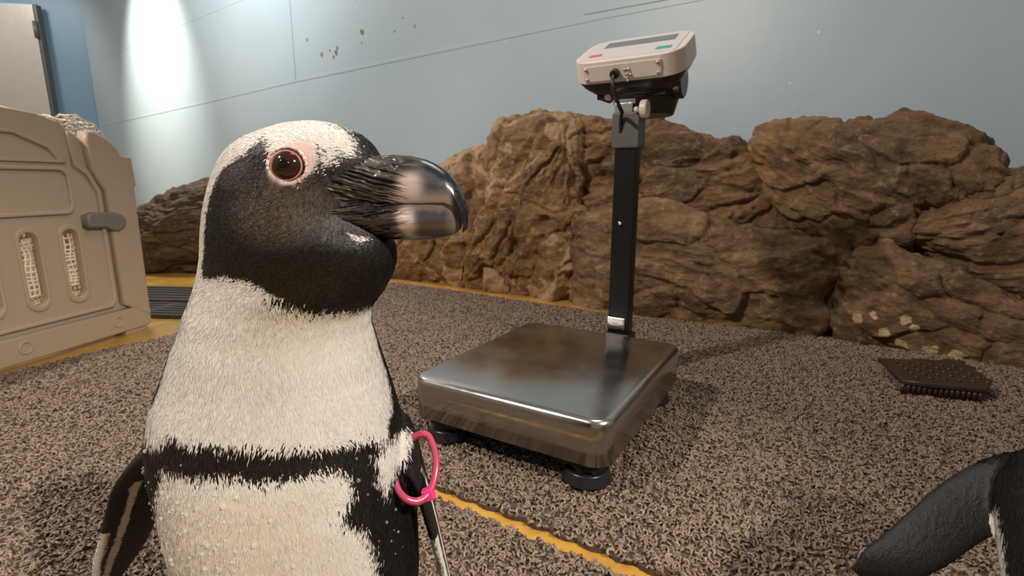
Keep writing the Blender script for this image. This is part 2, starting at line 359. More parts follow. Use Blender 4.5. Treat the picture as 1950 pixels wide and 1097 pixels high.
# ================================================================== ROCKWORK
def make_rock(name, label, poly, v0, tf, tb, mat, strata=(25, 1.0), amp=.022, nth=400, nr=96, k=2.6, seed=0, lichen=None, frame=None, jag=.012, group='rocks along the wall'):
    """closed boulder: outline in (along, up), bulging tf towards the viewer and tb behind"""
    P = np.array(poly, float); c = P.mean(0)
    # resample the outline by angle, smooth corners lightly
    Q = np.concatenate([P, P[:1]]); seg = np.linalg.norm(np.diff(Q, axis=0), axis=1); L = np.concatenate([[0], np.cumsum(seg)])
    s = np.linspace(0, L[-1], nth, endpoint=False)
    B = np.stack([np.interp(s, L, Q[:, 0]), np.interp(s, L, Q[:, 1])], 1)
    for _ in range(16): B = .5*B+.25*(np.roll(B, 1, 0)+np.roll(B, -1, 0))
    rs = np.concatenate([np.linspace(0, 1, nr)**.75, np.linspace(1, 0, 16)[1:]])
    front = np.concatenate([np.ones(nr), np.zeros(15)])
    V = []
    for r_, f_ in zip(rs, front):
        h = (1-r_**k)**(1/2.2)
        depth = -tf*h if f_ else tb*h
        X = c+(B-c)*r_
        V.append(np.stack([X[:, 0], np.full(nth, v0+depth), X[:, 1]], 1))
    n = len(V); V = np.concatenate(V)
    # normals of the undisplaced shape
    G = V.reshape(n, nth, 3); du = np.roll(G, -1, 1)-np.roll(G, 1, 1); dv = np.gradient(G, axis=0)
    N = np.cross(dv, du).reshape(-1, 3); N /= np.linalg.norm(N, axis=1)[:, None]+1e-9
    N *= np.sign((N*(V-np.array([c[0], v0, c[1]]))).sum(1))[:, None]+1e-9
    N[np.isnan(N)] = 0
    a = rad(strata[0]); ca, sa = math.cos(a), math.sin(a)
    D = V+seed*3.7
    rs_ = np.random.default_rng(100+seed); K = 46; lo_, hi_ = V.min(0), V.max(0)
    sd_ = lo_+(hi_-lo_)*rs_.random((K, 3)); tl = rs_.normal(size=(K, 3))*.30; of = rs_.normal(size=K)*.55
    Vw = V+.05*np.stack([fbm(D*5, 3), fbm(D*5+7, 3), fbm(D*5+13, 3)], 1)
    aw = rad(strata[0]); mt = np.array([[math.cos(aw), 0, math.sin(aw)], [0, 1, 0], [-math.sin(aw), 0, math.cos(aw)]]); an = np.array([.65, 1, 1.5])
    d2 = np.stack([((((Vw-q)@mt.T)*an)**2).sum(1) for q in sd_], 1); near = d2.argmin(1); ds = np.sqrt(np.partition(d2, 1, axis=1)[:, :2])
    facet = of[near]+((V-sd_[near])*tl[near]).sum(1)/.06; facet = np.clip(facet, -1.6, 1.6)
    edge = np.clip(1-(ds[:, 1]-ds[:, 0])/.02, 0, 1)
    fg = facet.reshape(n, nth)
    for _ in range(3): fg = .5*fg+.25*(np.roll(fg, 1, 1)+np.roll(fg, -1, 1)); fg[1:-1] = .5*fg[1:-1]+.25*(fg[:-2]+fg[2:])
    facet = fg.ravel()
    st = np.stack([(D[:, 0]*ca+D[:, 2]*sa)*2.2, D[:, 1]*4, (-D[:, 0]*sa+D[:, 2]*ca)*8*strata[1]], 1)
    st = st+.35*np.stack([fbm(D*3, 3), fbm(D*3+5, 3), fbm(D*3+11, 3)], 1)
    layer = ridged(st, 5, .55)
    lump = fbm(D*4.0, 4); crack = np.clip(1-np.abs(perlin(st*.8+31))*9, 0, 1)
    chunk = np.round(fbm(D*5+2, 3)*4)/4
    disp = amp*(1.1*(layer-.5)+.9*lump+.75*facet-.55*edge-.7*crack)+jag*.55*fbm(D*24, 4)+jag*.40*(ridged(st*5+3, 3)-.5)
    V = V+N*disp[:, None]
    V[:, 2] = np.maximum(V[:, 2], -.02)
    i = np.arange(nth); Qd = []
    for r_ in range(n-1):
        A = r_*nth
        Qd.append(np.stack([A+i, A+(i+1) % nth, A+nth+(i+1) % nth, A+nth+i], 1))
    Qd = np.concatenate(Qd)
    base = np.array([c[0], v0])
    V0 = V.copy()
    if frame is None: Wx = V[:, 0:1]*Ud[None]+V[:, 1:2]*Vd[None]; org = base[0]*Ud+base[1]*Vd
    else: fr = rad(frame); uu = np.array([math.cos(fr), math.sin(fr)]); vv = np.array([-math.sin(fr), math.cos(fr)]); Wx = V[:, 0:1]*uu[None]+V[:, 1:2]*vv[None]; org = base[0]*uu+base[1]*vv
    Wv = np.concatenate([Wx-org[None], V[:, 2:]], 1)
    fa = YAW if frame is None else rad(frame)
    Wv = np.stack([V0[:, 0]-base[0], V0[:, 1]-base[1], V0[:, 2]], 1)
    o = fast_mesh(name, Wv, Qd, mat); o.location = (org[0], org[1], 0); o.rotation_euler = (0, 0, fa)
    bm = bmesh.new(); bm.from_mesh(o.data); bmesh.ops.remove_doubles(bm, verts=bm.verts, dist=1e-5); bmesh.ops.recalc_face_normals(bm, faces=bm.faces); bm.to_mesh(o.data); bm.free()
    o.data.polygons.foreach_set('use_smooth', [True]*len(o.data.polygons))
    if lichen:
        at = o.data.attributes.new('lichen', 'FLOAT', 'POINT'); co = np.zeros(len(o.data.vertices)*3); o.data.vertices.foreach_get('co', co); co = co.reshape(-1, 3)
        uu_ = co[:, 0]+c[0]; f = np.zeros(len(co))
        for (lu, lz, lr) in lichen: f = np.maximum(f, 1-np.hypot(uu_-lu, co[:, 2]-lz)/lr)
        at.data.foreach_set('value', np.clip(f, 0, 1).astype(np.float32))
    ROCKS.append((o, Vector((0, -.25*tf+.25*tb, c[1]))))
    return tag(o, label, 'rock', group)

ROCKS = []
make_rock('rock', 'sloping dark tan rock ending the rock row, behind the standing penguin',
          [(-1.97, -.05), (-1.92, .10), (-1.70, .32), (-1.56, .50), (-1.43, .605), (-1.255, .64), (-1.084, .504), (-1.02, .236), (-1.05, -.05), (-1.587, -.05)], 1.95, .16, .20, M['rocktan'], (70, .7), seed=1)
make_rock('rock', 'tall tan boulder with pale patches, left of the scale pole',
          [(-1.25, .571), (-1.223, .667), (-1.157, .727), (-1.033, .746), (-.883, .753), (-.822, .707), (-.798, .618), (-.80, .50), (-.76, .359), (-.73, .194), (-.74, -.05), (-1.053, -.05), (-1.39, -.05), (-1.282, .277)], 1.92, .17, .22, M['rocktan'], (60, .6), amp=.024, seed=2)
make_rock('rock', 'broken brown rock forming the saddle behind the scale pole',
          [(-.96, .75), (-.824, .773), (-.745, .744), (-.565, .707), (-.465, .672), (-.326, .665), (-.235, .621), (-.153, .55), (-.06, .46), (-.03, .22), (-.251, .2), (-.606, .2), (-.906, .2)], 2.04, .16, .14, M['rock'], (20, 1.0), amp=.026, seed=3)
make_rock('rock', 'long low brown rock resting on the floor behind the scale',
          [(-.83, .36), (-.531, .386), (-.349, .368), (-.149, .316), (.07, .30), (.104, .257), (.089, .126), (.069, -.03), (-.2, -.05), (-.569, -.05), (-.82, -.05)], 1.87, .14, .20, M['rock'], (-12, .7), amp=.017, seed=4, k=4)
make_rock('rock', 'big slanted boulder with layered cracks on top of the rock row',
          [(-.229, .615), (-.195, .652), (-.081, .662), (.102, .660), (.254, .648), (.352, .612), (.403, .567), (.435, .517), (.438, .44), (.377, .40), (.309, .36), (.255, .28), (.183, .22), (.05, .24), (-.08, .30), (-.175, .45)], 1.95, .17, .20, M['rock'], (-32, 1.25), amp=.022, seed=15)
make_rock('rock', 'rounded brown boulder leaning under the big slanted one',
          [(.66, .53), (.464, .504), (.423, .499), (.406, .472), (.289, .463), (.198, .36), (.151, .319), (.274, .235), (.426, .14), (.519, .08), (.68, .08)], 1.90, .13, .22, M['rock'], (18, 1.0), amp=.02, seed=6)
make_rock('rock', 'low rock with yellow flaking patches at the floor edge',
          [(.079, .269), (.169, .316), (.317, .256), (.486, .185), (.66, .166), (.68, -.03), (.515, -.04), (.407, -.04), (.28, -.04), (.085, -.03), (.056, .065)], 1.84, .13, .20, M['rock2'], (-22, 1.0), amp=.016, seed=7, k=4,
          lichen=[(.13, .085, .035), (.165, .105, .03), (.235, .10, .04), (.20, .055, .03), (.26, .075, .03), (.30, .02, .05), (.24, .02, .04), (.36, .01, .04), (.17, .03, .02)])
make_rock('rock', 'brown rock at the far end past the flaking patches',
          [(.60, .50), (.95, .55), (1.2, .45), (1.25, .2), (1.2, -.04), (.58, -.04), (.56, .2)], 1.92, .14, .15, M['rock'], (15, 1), seed=8)
make_rock('rock', 'low dark ledge stone against the floor beside the flaking rock',
          [(.405, .03), (.42, .075), (.55, .07), (.75, .06), (.75, -.04), (.42, -.04)], 1.74, .06, .2, M['rock'], (5, .8), amp=.008, nr=40, nth=180, seed=9)
make_rock('rock', 'low dark grey layered rock standing apart behind the plastic pen',
          [(-2.05, .30), (-1.95, .36), (-1.79, .44), (-1.66, .475), (-1.50, .487), (-1.2, .48), (-.95, .42), (-.9, -.04), (-1.5, -.04), (-2.0, -.04), (-2.06, .15)], 2.72, .14, .3, M['rockdark'], (4, 1.4), amp=.02, seed=10, frame=0)
# fit the stones together: each one is cut back to the face of the stone it leans on, biting in by a few millimetres only
def fit_rocks(order, bite=.004):
    done = []
    for i in order:
        o, cl = ROCKS[i]; mw = Matrix.Translation(o.location) @ Matrix.Rotation(o.rotation_euler[2], 4, 'Z')
        c = mw @ cl; me = o.data; W = [mw @ v.co for v in me.vertices]; inv = mw.inverted(); moved = 0
        lo = [min(p[k] for p in W) for k in range(3)]; hi = [max(p[k] for p in W) for k in range(3)]
        for bt, blo, bhi in done:
            if any(hi[k] < blo[k] or lo[k] > bhi[k] for k in range(3)): continue
            for n_, p in enumerate(W):
                if any(p[k] < blo[k]-.001 or p[k] > bhi[k]+.001 for k in range(3)): continue
                d = p-c; L = d.length
                if L < 1e-6: continue
                d /= L; hit = bt.ray_cast(c, d, L)
                if hit[0] is None: continue
                first = hit[3]; cnt = 1; q = hit[0]+d*1e-4
                while cnt < 9:
                    h2 = bt.ray_cast(q, d, L-(q-c).length)
                    if h2[0] is None: break
                    cnt += 1; q = h2[0]+d*1e-4
                if cnt % 2 and L-first > bite: W[n_] = c+d*(first+bite); moved += 1
        if moved:
            me.vertices.foreach_set('co', np.array([inv @ p for p in W], np.float32).ravel()); me.update()
        lo = [min(p[k] for p in W) for k in range(3)]; hi = [max(p[k] for p in W) for k in range(3)]
        done.append((BVHTree.FromPolygons(W, [tuple(f.vertices) for f in me.polygons]), lo, hi))
fit_rocks([8, 6, 3, 5, 1, 4, 0, 2, 7])
# foot line of the rocks in room coordinates, for trimming the mat that butts against them
FOOT = {}
for o, _ in ROCKS[:9]:
    a_ = np.zeros(len(o.data.vertices)*3, np.float32); o.data.vertices.foreach_get('co', a_); a_ = a_.reshape(-1, 3); a_ = a_[a_[:, 2] < .020]
    ou, ov = o.location.x*Ud[0]+o.location.y*Ud[1], o.location.x*Vd[0]+o.location.y*Vd[1]
    for u_, v_ in zip(np.floor((a_[:, 0]+ou)/.02).astype(int), a_[:, 1]+ov): FOOT[u_] = min(FOOT.get(u_, 9), v_)

# ================================================================== MATS
def gn_curls(density, seed, rmin=.0034, mat=None):
    ng = bpy.data.node_groups.new('mat_curls', 'GeometryNodeTree')
    ng.interface.new_socket('Geometry', in_out='INPUT', socket_type='NodeSocketGeometry'); ng.interface.new_socket('Geometry', in_out='OUTPUT', socket_type='NodeSocketGeometry')
    N = ng.nodes.new; L = ng.links.new
    gi = N('NodeGroupInput'); go = N('NodeGroupOutput')
    dp = N('GeometryNodeDistributePointsOnFaces'); dp.inputs['Density'].default_value = density; dp.inputs['Seed'].default_value = seed
    L(gi.outputs[0], dp.inputs[0])
    arc = N('GeometryNodeCurveArc'); arc.inputs['Resolution'].default_value = 7; arc.inputs['Radius'].default_value = rmin; arc.inputs['Sweep Angle'].default_value = rad(215)
    cc = N('GeometryNodeCurvePrimitiveCircle'); cc.inputs['Resolution'].default_value = 5; cc.inputs['Radius'].default_value = .0015
    c2m = N('GeometryNodeCurveToMesh'); L(arc.outputs[0], c2m.inputs[0]); L(cc.outputs[0], c2m.inputs[1])
    sm = N('GeometryNodeSetShadeSmooth'); L(c2m.outputs[0], sm.inputs[0])
    ma = N('GeometryNodeSetMaterial'); ma.inputs['Material'].default_value = mat; L(sm.outputs[0], ma.inputs[0])
    rv = N('FunctionNodeRandomValue'); rv.data_type = 'FLOAT_VECTOR'; rv.inputs[0].default_value = (-1.1, -1.1, 0); rv.inputs[1].default_value = (1.1, 1.1, 6.283)
    rs = N('FunctionNodeRandomValue'); rs.data_type = 'FLOAT'; rs.inputs[2].default_value = .75; rs.inputs[3].default_value = 1.35; rs.inputs['Seed'].default_value = 5
    ip = N('GeometryNodeInstanceOnPoints'); L(dp.outputs[0], ip.inputs['Points']); L(ma.outputs[0], ip.inputs['Instance'])
    L(rv.outputs[0], ip.inputs['Rotation']); L(rs.outputs[1], ip.inputs['Scale'])
    L(ip.outputs[0], go.inputs[0]); return ng
MZ = .013
def make_mat(name, label, poly, density, seed, mat_c=None, mat_b=None, scallop=True, h=MZ, rr=.0034):
    """poly: world xy outline; scalloped loops along its border"""
    P = np.array(poly, float); c = P.mean(0)
    Q = np.concatenate([P, P[:1]]); seg = np.linalg.norm(np.diff(Q, axis=0), axis=1); L = np.concatenate([[0], np.cumsum(seg)])
    s = np.arange(0, L[-1], .008); B = np.stack([np.interp(s, L, Q[:, 0]), np.interp(s, L, Q[:, 1])], 1)
    tn = np.roll(B, -1, 0)-np.roll(B, 1, 0); nn = np.stack([tn[:, 1], -tn[:, 0]], 1); nn /= np.linalg.norm(nn, axis=1)[:, None]+1e-9
    area = .5*np.sum(B[:, 0]*np.roll(B[:, 1], -1)-B[:, 1]*np.roll(B[:, 0], -1)); nn *= np.sign(area)
    if scallop: B = B+nn*(.006*np.abs(np.sin(s/.04*math.pi)))[:, None]
    B = B-c; root = empty(name, (c[0], c[1], 0)); tag(root, label, 'mat')
    n = len(B); V = [(x, y, .0005) for x, y in B]+[(x, y, h-.006) for x, y in B]
    F = [list(range(n))[::-1], list(range(n, 2*n))]+[[i, (i+1) % n, n+(i+1) % n, n+i] for i in range(n)]
    new_mesh_obj('mat_backing', V, F, mat_b or M['matbase'], root, False)
    top = new_mesh_obj('mat_pile', [(x, y, h-.0045) for x, y in B], [list(range(n))], mat_c or M['curl'], root, False)
    bm = bmesh.new(); bm.from_mesh(top.data); bmesh.ops.triangulate(bm, faces=bm.faces); bm.to_mesh(top.data); bm.free()
    md = top.modifiers.new('curls', 'NODES'); md.node_group = gn_curls(density, seed, rr, mat_c or M['curl']); tag(top, kind='stuff')
    return root
# large mat under the scale: near edge along the yellow gap, far edge along the rocks
far = [(1.75, 1.10), (1.30, 1.305), (.85, 1.515), (.55, 1.665), (.36, 1.750), (-.02, 2.00), (-.30, 2.19), (-.55, 2.33), (-.93, 2.0), (-1.03, 1.50), (-1.16, 1.30), (-1.24, 1.14)]
fp = np.array(far[:8]); fu = fp@Ud; fv = fp@Vd; uu_s = np.arange(fu.max(), fu.min(), -.02); vv_s = np.interp(uu_s, fu[::-1], fv[::-1])
vv_s = np.array([min(v_, min(FOOT.get(int(math.floor(u_/.02))+k_, 9) for k_ in (-1, 0, 1))-.004) for u_, v_ in zip(uu_s, vv_s)])
far = [tuple(u_*Ud+v_*Vd) for u_, v_ in zip(uu_s, vv_s)]+far[8:]
main_mat = make_mat('loop_mat', 'large brown loop-pile mat under the steel scale', far+[RW(-1.66, .36)[:2], RW(-.9, .535)[:2], RW(-.48, .555)[:2], RW(-.10, .548)[:2], RW(.45, .545)[:2], RW(1.3, .56)[:2], (1.75, .75)], 40000, 1)
near_mat = make_mat('loop_mat', 'brown loop-pile mat under the standing penguin, in front of the yellow gap',
                    [RW(1.2, .525)[:2], RW(.42, .515)[:2], RW(-.1, .512)[:2], RW(-.48, .522)[:2], RW(-.9, .522)[:2], RW(-1.66, .345)[:2], (-1.1, .05), (.2, .0), (.95, .05)], 40000, 2)
# dark ribbed mats near the grey rock
for k, (y0, y1, lab) in enumerate([(1.75, 1.93, 'dark ribbed rubber mat strip beside the pen corner'), (1.97, 2.22, 'dark ribbed rubber mat strip nearest the grey layered rock')]):
    r = empty('rubber_mat', (-1.47, (y0+y1)/2, 0), rad(-6)); tag(r, lab, 'mat')
    bm_obj('mat_sheet', box_bm((0, 0, .008), (.80, y1-y0, .014)), M['matdark'], r, bevel=.003)
    for j in range(5): bm_obj('rib', box_bm((0, (j-2)*(y1-y0)/5.5, .016), (.78, .012, .006)), M['matdark'], r, bevel=.002)
# torn dark mat piece lying on the large mat
r = empty('mat_piece', (.965, 1.10, MZ)); tag(r, 'small dark brown torn piece of studded mat lying on the large mat', 'mat')
out = [(-.115, -.05), (-.07, -.070), (-.025, -.083), (.02, -.10), (.055, -.072), (.085, -.045), (.072, -.028), (.098, -.008), (.088, .012), (.115, .030), (.108, .05), (.128, .075), (.09, .088), (.06, .080), (.03, .092), (-.01, .086), (-.065, .10), (-.082, .05)]
o2 = plate('mat_sheet', [out], .010, .002, M['matpiece'], r); o2.location.z = .024
for k in range(15):
    f = k/14; bm_obj('stud', cyl_bm((-.110+.128*f, -.046-.046*f, .010), .0042, .022, n=10), M['matpiece'], r, smooth=True)
for k in range(30):
    f = k % 6/5; g = k//6/4; bm_obj('stud', cyl_bm((-.075+.13*f+.03*g-.02*g*f, -.035-.03*f+.10*g, .030), .005, .005, n=8), M['matpiece'], r, smooth=True)

# ================================================================== PLATFORM SCALE
PYAW = rad(-31)
sc = empty('platform_scale', (.089, .94, MZ), PYAW); tag(sc, 'steel platform weighing scale with black pole and tilted white display', 'scale')
zt, PW, PD, PHt = .130-MZ, .366, .433, .072
bm = bmesh.new()
lo = rrect(-PW/2, -PD/2, PW/2, PD/2, .032, 10); n = len(lo); rings = []
prof = [(0, zt-PHt), (0, zt-.010), (.0008, zt-.006), (.003, zt-.0028), (.006, zt-.0008), (.010, zt)]
for ins, z in prof:
    rr = rrect(-PW/2+ins, -PD/2+ins, PW/2-ins, PD/2-ins, .032-ins, 10); rings.append([bm.verts.new((x, y, z)) for x, y in rr])
rr = rrect(-PW/2+.002, -PD/2+.002, PW/2-.002, PD/2-.002, .030, 10); inner = [bm.verts.new((x, y, zt-PHt)) for x, y in rr]; inner2 = [bm.verts.new((x, y, zt-.004)) for x, y in rr]
for A, B in [(rings[i], rings[i+1]) for i in range(len(rings)-1)]+[(inner, rings[0]), (inner2, inner)]:
    for i in range(n): bm.faces.new((A[i], A[(i+1) % n], B[(i+1) % n], B[i]))
bm.faces.new(rings[-1]); bm.faces.new(inner2)
bm_obj('platform_cover', bm, M['steel'], sc, smooth=True)
bm = box_bm((0, 0, .050), (.30, .37, .034)); box_bm((-.125, 0, .050), (.06, .40, .046), bm); box_bm((.125, 0, .050), (.06, .40, .046), bm)
bm_obj('base_frame', bm, M['blackgloss'], sc, bevel=.004)
for sx in (-1, 1):
    for sy in (-1, 1):
        bm = cyl_bm((sx*.135, sy*.172, .010), .040, .020, n=28, r2=.034); cyl_bm((sx*.135, sy*.172, .022), .026, .010, n=24, bm=bm); cyl_bm((sx*.135, sy*.172, .034), .010, .03, n=16, bm=bm)
        bm_obj('foot', bm, M['black'], sc, bevel=.003)
# pole in local coordinates
PX, PYl = .026, .279
bm_obj('pole_bracket', box_bm((PX, .225, .040), (.07, .15, .022)), M['blackgloss'], sc, bevel=.003)
bm_obj('pole', box_bm((PX, PYl, .285), (.050, .034, .51)), M['blackgloss'], sc, bevel=.004)
bm_obj('chrome_plate', box_bm((PX-.004, PYl-.019, .128), (.042, .005, .030)), M['chrome'], sc, bevel=.003)
bm_obj('pole_base', box_bm((PX, PYl, .06), (.062, .046, .09)), M['blackgloss'], sc, bevel=.004)
bm_obj('pole_screw', cyl_bm((PX-.004, PYl-.019, .36), .004, .006, 'Y', n=12), M['chrome'], sc, smooth=True)
bm_obj('pole_clamp', box_bm((PX, PYl, .560), (.062, .046, .075)), M['clamp'], sc, bevel=.004)
bm = box_bm((PX-.006, PYl-.012, .606), (.040, .020, .022)); box_bm((PX-.006, PYl-.018, .620), (.050, .006, .012), bm)
bm_obj('chrome_hinge', bm, M['chrome'], sc, bevel=.002)
bm = cyl_bm((PX+.042, PYl-.028, .600), .0185, .015, 'X', n=28); cyl_bm((PX+.032, PYl-.028, .600), .006, .025, 'X', n=12, bm=bm)
bm_obj('white_knob', bm, M['white'], sc, bevel=.003)
bm_obj('small_screw_knob', cyl_bm((PX-.040, PYl-.026, .630), .007, .012, 'Y', n=16), M['white'], sc, bevel=.002)
# display head: own tilted frame below the scale
TILT = Matrix.Rotation(rad(28), 3, 'X')
HC = Vector((PX+.010, PYl-.005, .700))
def hd(x, y, z): return HC+TILT@Vector((x, y, z))
HWd, HDp = .232, .158
def prism_rings(levels, mat, name, parent):
    bm = bmesh.new(); rg = []
    for ins, z, rr_ in levels:
        q = rrect(-HWd/2+ins, -HDp/2+ins, HWd/2-ins, HDp/2-ins, rr_, 8); rg.append([bm.verts.new(hd(x, y, z)) for x, y in q])
    n = len(rg[0])
    for A, B in zip(rg, rg[1:]):
        for i in range(n): bm.faces.new((A[i], A[(i+1) % n], B[(i+1) % n], B[i]))
    bm.faces.new(rg[0]); bm.faces.new(rg[-1]); return bm_obj(name, bm, mat, parent, bevel=.0025)
body = prism_rings([(.0, -.014, .044), (.002, .030, .044)], M['white'], 'display_housing', sc)
prism_rings([(.050, -.060, .024), (.030, -.052, .034), (.010, -.030, .042), (.001, -.0135, .044)], M['black'], 'lower_shell', sc)
def hbox(name, c, s, mat, parent, bevel=.001): return bm_obj(name, box_bm(hd(*c), s, rot=TILT), mat, parent, bevel=bevel)
kp = hbox('keypad', (0, .000, .0305), (.200, .128, .0015), M['keypad'], body)
hbox('lcd_screen', (.006, .028, .0318), (.150, .036, .0015), M['lcd'], kp)
hbox('red_key', (-.070, -.040, .0318), (.026, .014, .0015), M['red'], kp)
hbox('green_key', (.072, -.040, .0318), (.030, .016, .0015), M['green'], kp)
bp = hbox('terminal_cover', (-.004, -HDp/2-.0005, .007), (.160, .003, .031), M['white'], body, .0012)
for x in (-.078, .070):
    for z in (-.003, .017): bm_obj('screw', cyl_bm(hd(x, -HDp/2-.003, z), .0032, .004, 'Y', n=14, rot=TILT), M['screw'], bp, smooth=True)
for x, z in ((.004, .010), (.012, .010), (.008, .001), (.015, -.001), (.008, -.012)): bm_obj('screw', cyl_bm(hd(x, -HDp/2-.003, z), .0028, .004, 'Y', n=12, rot=TILT), M['screw'], bp, smooth=True)
bm_obj('cable_gland', cyl_bm(hd(-.016, -HDp/2-.007, .005), .0095, .013, 'Y', n=24, rot=TILT), M['black'], body, bevel=.002)
a0 = hd(-.016, -HDp/2-.014, .005)
tube('cable', [a0+Vector((0, .01, 0)), a0, a0+Vector((0, -.012, -.010)), a0+Vector((.006, -.010, -.04)), a0+Vector((.014, .03, -.075)), Vector((PX-.008, PYl-.030, .600)), Vector((PX-.010, PYl-.026, .57)), Vector((PX-.010, PYl-.02, .555))], .0042, M['cable'], sc)
# swivel yoke under the display
bm = cyl_bm((PX+.016, PYl+.030, .640), .074, .022, n=40, r2=.080); cyl_bm((PX+.026, PYl+.045, .612), .056, .036, n=40, bm=bm, r2=.066)
bm_obj('swivel_disc', bm, M['black'], sc, bevel=.004)
bm = bmesh.new()
for sx in (-.062, .078): box_bm((PX+sx, PYl+.010, .655), (.010, .070, .055), bm)
box_bm((PX+.008, PYl-.02, .632), (.150, .008, .012), bm)
bm_obj('yoke', bm, M['black'], sc, bevel=.003)
bm_obj('tilt_knob', cyl_bm((PX+.092, PYl+.035, .660), .036, .026, 'X', n=32), M['black'], sc, bevel=.004)

# ================================================================== PLASTIC PEN
pen = empty('plastic_pen', (-1.278, 1.211, 0), math.atan2(.98236, .187)); tag(pen, 'beige plastic pen panel with slots and grey latch, on the yellow floor', 'pen')
# local: x along the panel, y away from the viewer (left of travel), z up
def stand(o, y): o.rotation_euler = (rad(90), 0, 0); o.location = (0, y, 0); return o
def slot(cx, z0, z1, w=.021): return [(cx+w*math.cos(rad(a)), (z1-w)+w*math.sin(rad(a))) for a in range(0, 181, 20)]+[(cx+w*math.cos(rad(a)), (z0+w)+w*math.sin(rad(a))) for a in range(180, 361, 20)]
outer = [(-.8, .02), (.40, .02), (.415, .04), (.413, .45), (.39, .46), (.385, .52), (.30, .575), (.262, .60), (.24, .622), (.18, .640), (.10, .646), (-.1, .65), (-.8, .65)]
slots = [slot(.108-.105*k, .145, .335) for k in range(-1, 8)]
stand(plate('panel', [outer]+slots, .018, .004, M['beige'], pen), -.004)
for k in range(-1, 8):   # raised rim around each slot
    a = slot(.108-.105*k, .129, .351, .031); b = slot(.108-.105*k, .143, .337, .0215)
    stand(plate('slot_rim', [a, b], .022, .003, M['beige'], pen), -.006)
stand(plate('lower_rail', [[(-.8, .012), (.405, .012), (.415, .03), (.412, .082), (-.8, .082)]], .034, .006, M['beige'], pen), -0.013)
for x in (.045, .30): stand(plate('rail_dimple', [[(x+.018*math.cos(a/12*math.pi), .05+.018*math.sin(a/12*math.pi)) for a in range(24)], [(x+.012*math.cos(a/12*math.pi), .05+.012*math.sin(a/12*math.pi)) for a in range(24)]], .036, .002, M['beige'], pen), -0.0145)
stand(plate('inner_border', [[(.300, .095), (.318, .115), (.318, .44), (.290, .50), (.262, .52), (.255, .60), (.245, .60), (.250, .51), (.282, .485), (.306, .435), (.306, .118), (.294, .105), (-.8, .100), (-.8, .092)]], .026, .003, M['beige'], pen), -0.009)
stand(plate('upper_recess', [rrect(-.5, .378, .238, .505, .025), rrect(-.49, .388, .228, .495, .02)], .025, .003, M['beige'], pen), -0.0085)
stand(plate('upper_recess', [[(-.5, .515), (.235, .515), (.20, .56), (.12, .592), (-.5, .61)], [(-.49, .523), (.215, .523), (.19, .552), (.115, .583), (-.49, .60)]], .024, .003, M['beige'], pen), -0.008)
post = stand(plate('end_post', [[(.325, .10), (.415, .04), (.420, .45), (.428, .455), (.424, .540), (.392, .542), (.380, .565), (.352, .590), (.315, .608), (.292, .606), (.285, .575), (.292, .50), (.325, .44)]], .036, .008, M['beige'], pen), -0.014)
stand(plate('grey_latch', [[(.252, .338), (.252, .372), (.275, .380), (.34, .378), (.362, .368), (.372, .350), (.366, .332), (.345, .320), (.322, .322), (.305, .335)]], .042, .006, M['greylatch'], pen), -0.017)
bm_obj('pen_foot', box_bm((.36, .0, .010), (.07, .05, .022)), M['beige'], pen, bevel=.004)
bm_obj('pen_foot', box_bm((-.3, .0, .010), (.07, .05, .022)), M['beige'], pen, bevel=.004)
# return panel going away from the end post
rp = plate('return_panel', [[(.0, .02), (.6, .02), (.6, .541), (.1, .541), (.02, .505), (.0, .45)]]+[slot(.12+.105*k, .145, .335) for k in range(5)], .030, .005, M['beige'], pen)
rp.rotation_euler = (rad(90), 0, rad(90)); rp.location = (.425, .02, 0)
# netting over the pen (cord mesh)
def net(name, label, surf, nu, nv, r, parent=None):
    V = []; Q = []
    def strand(pts):
        pts = np.array(pts); t = np.gradient(pts, axis=0); t /= np.linalg.norm(t, axis=1)[:, None]
        up = np.where(np.abs(t[:, 2:3]) > .8, np.array([[1., 0, 0]]), np.array([[0, 0, 1.]])); a = np.cross(t, up); a /= np.linalg.norm(a, axis=1)[:, None]; b = np.cross(t, a)
        base = len(V)
        for p_, a_, b_ in zip(pts, a, b):
            for k in range(4): th = k*math.pi/2; V.append(p_+r*(a_*math.cos(th)+b_*math.sin(th)))
        for i in range(len(pts)-1):
            for k in range(4): Q.append([base+i*4+k, base+i*4+(k+1) % 4, base+i*4+4+(k+1) % 4, base+i*4+4+k])
    for i in range(nu+1): strand([surf(i/nu, j/nv) for j in range(nv+1)])
    for j in range(nv+1): strand([surf(i/nu, j/nv) for i in range(nu+1)])
    o = fast_mesh(name, np.array(V), np.array(Q), M['net'], parent); return o
nt = empty('net_cover', (-1.278, 1.211, 0), math.atan2(.98236, .187)); tag(nt, 'cream cord netting draped over and behind the plastic pen', 'net')
wv = lambda a, b: .004*math.sin(a*31+b*17)+.003*math.sin(a*13-b*29)
net('hanging_net', '', lambda u, v: (-.6+u*1.0+wv(u, v), .0145+.004*math.sin(u*19)+.003*math.sin(v*11+u*40), .17+v*.38+wv(v, u)), 76, 30, .0030, nt)
net('inner_net', '', lambda u, v: (-.5+u*.88+wv(v, u), .045+.012*math.sin(u*15+1), .03+v*.22+wv(u, v)), 66, 16, .0022, nt)
net('rim_net', '', lambda u, v: (-.6+u*1.03, .10+.006*math.sin(u*30), .585+.085*v-.030*smooth01((u-.55)/.45)+.002*math.sin(u*60)), 46, 4, .0018, nt)
net('corner_net', '', lambda u, v: (.305+.115*math.sin(v*1.5)+.010*u, .03+u*.16, .650-.115*(1-math.cos(v*1.5))+wv(u, v)), 8, 9, .0020, nt)

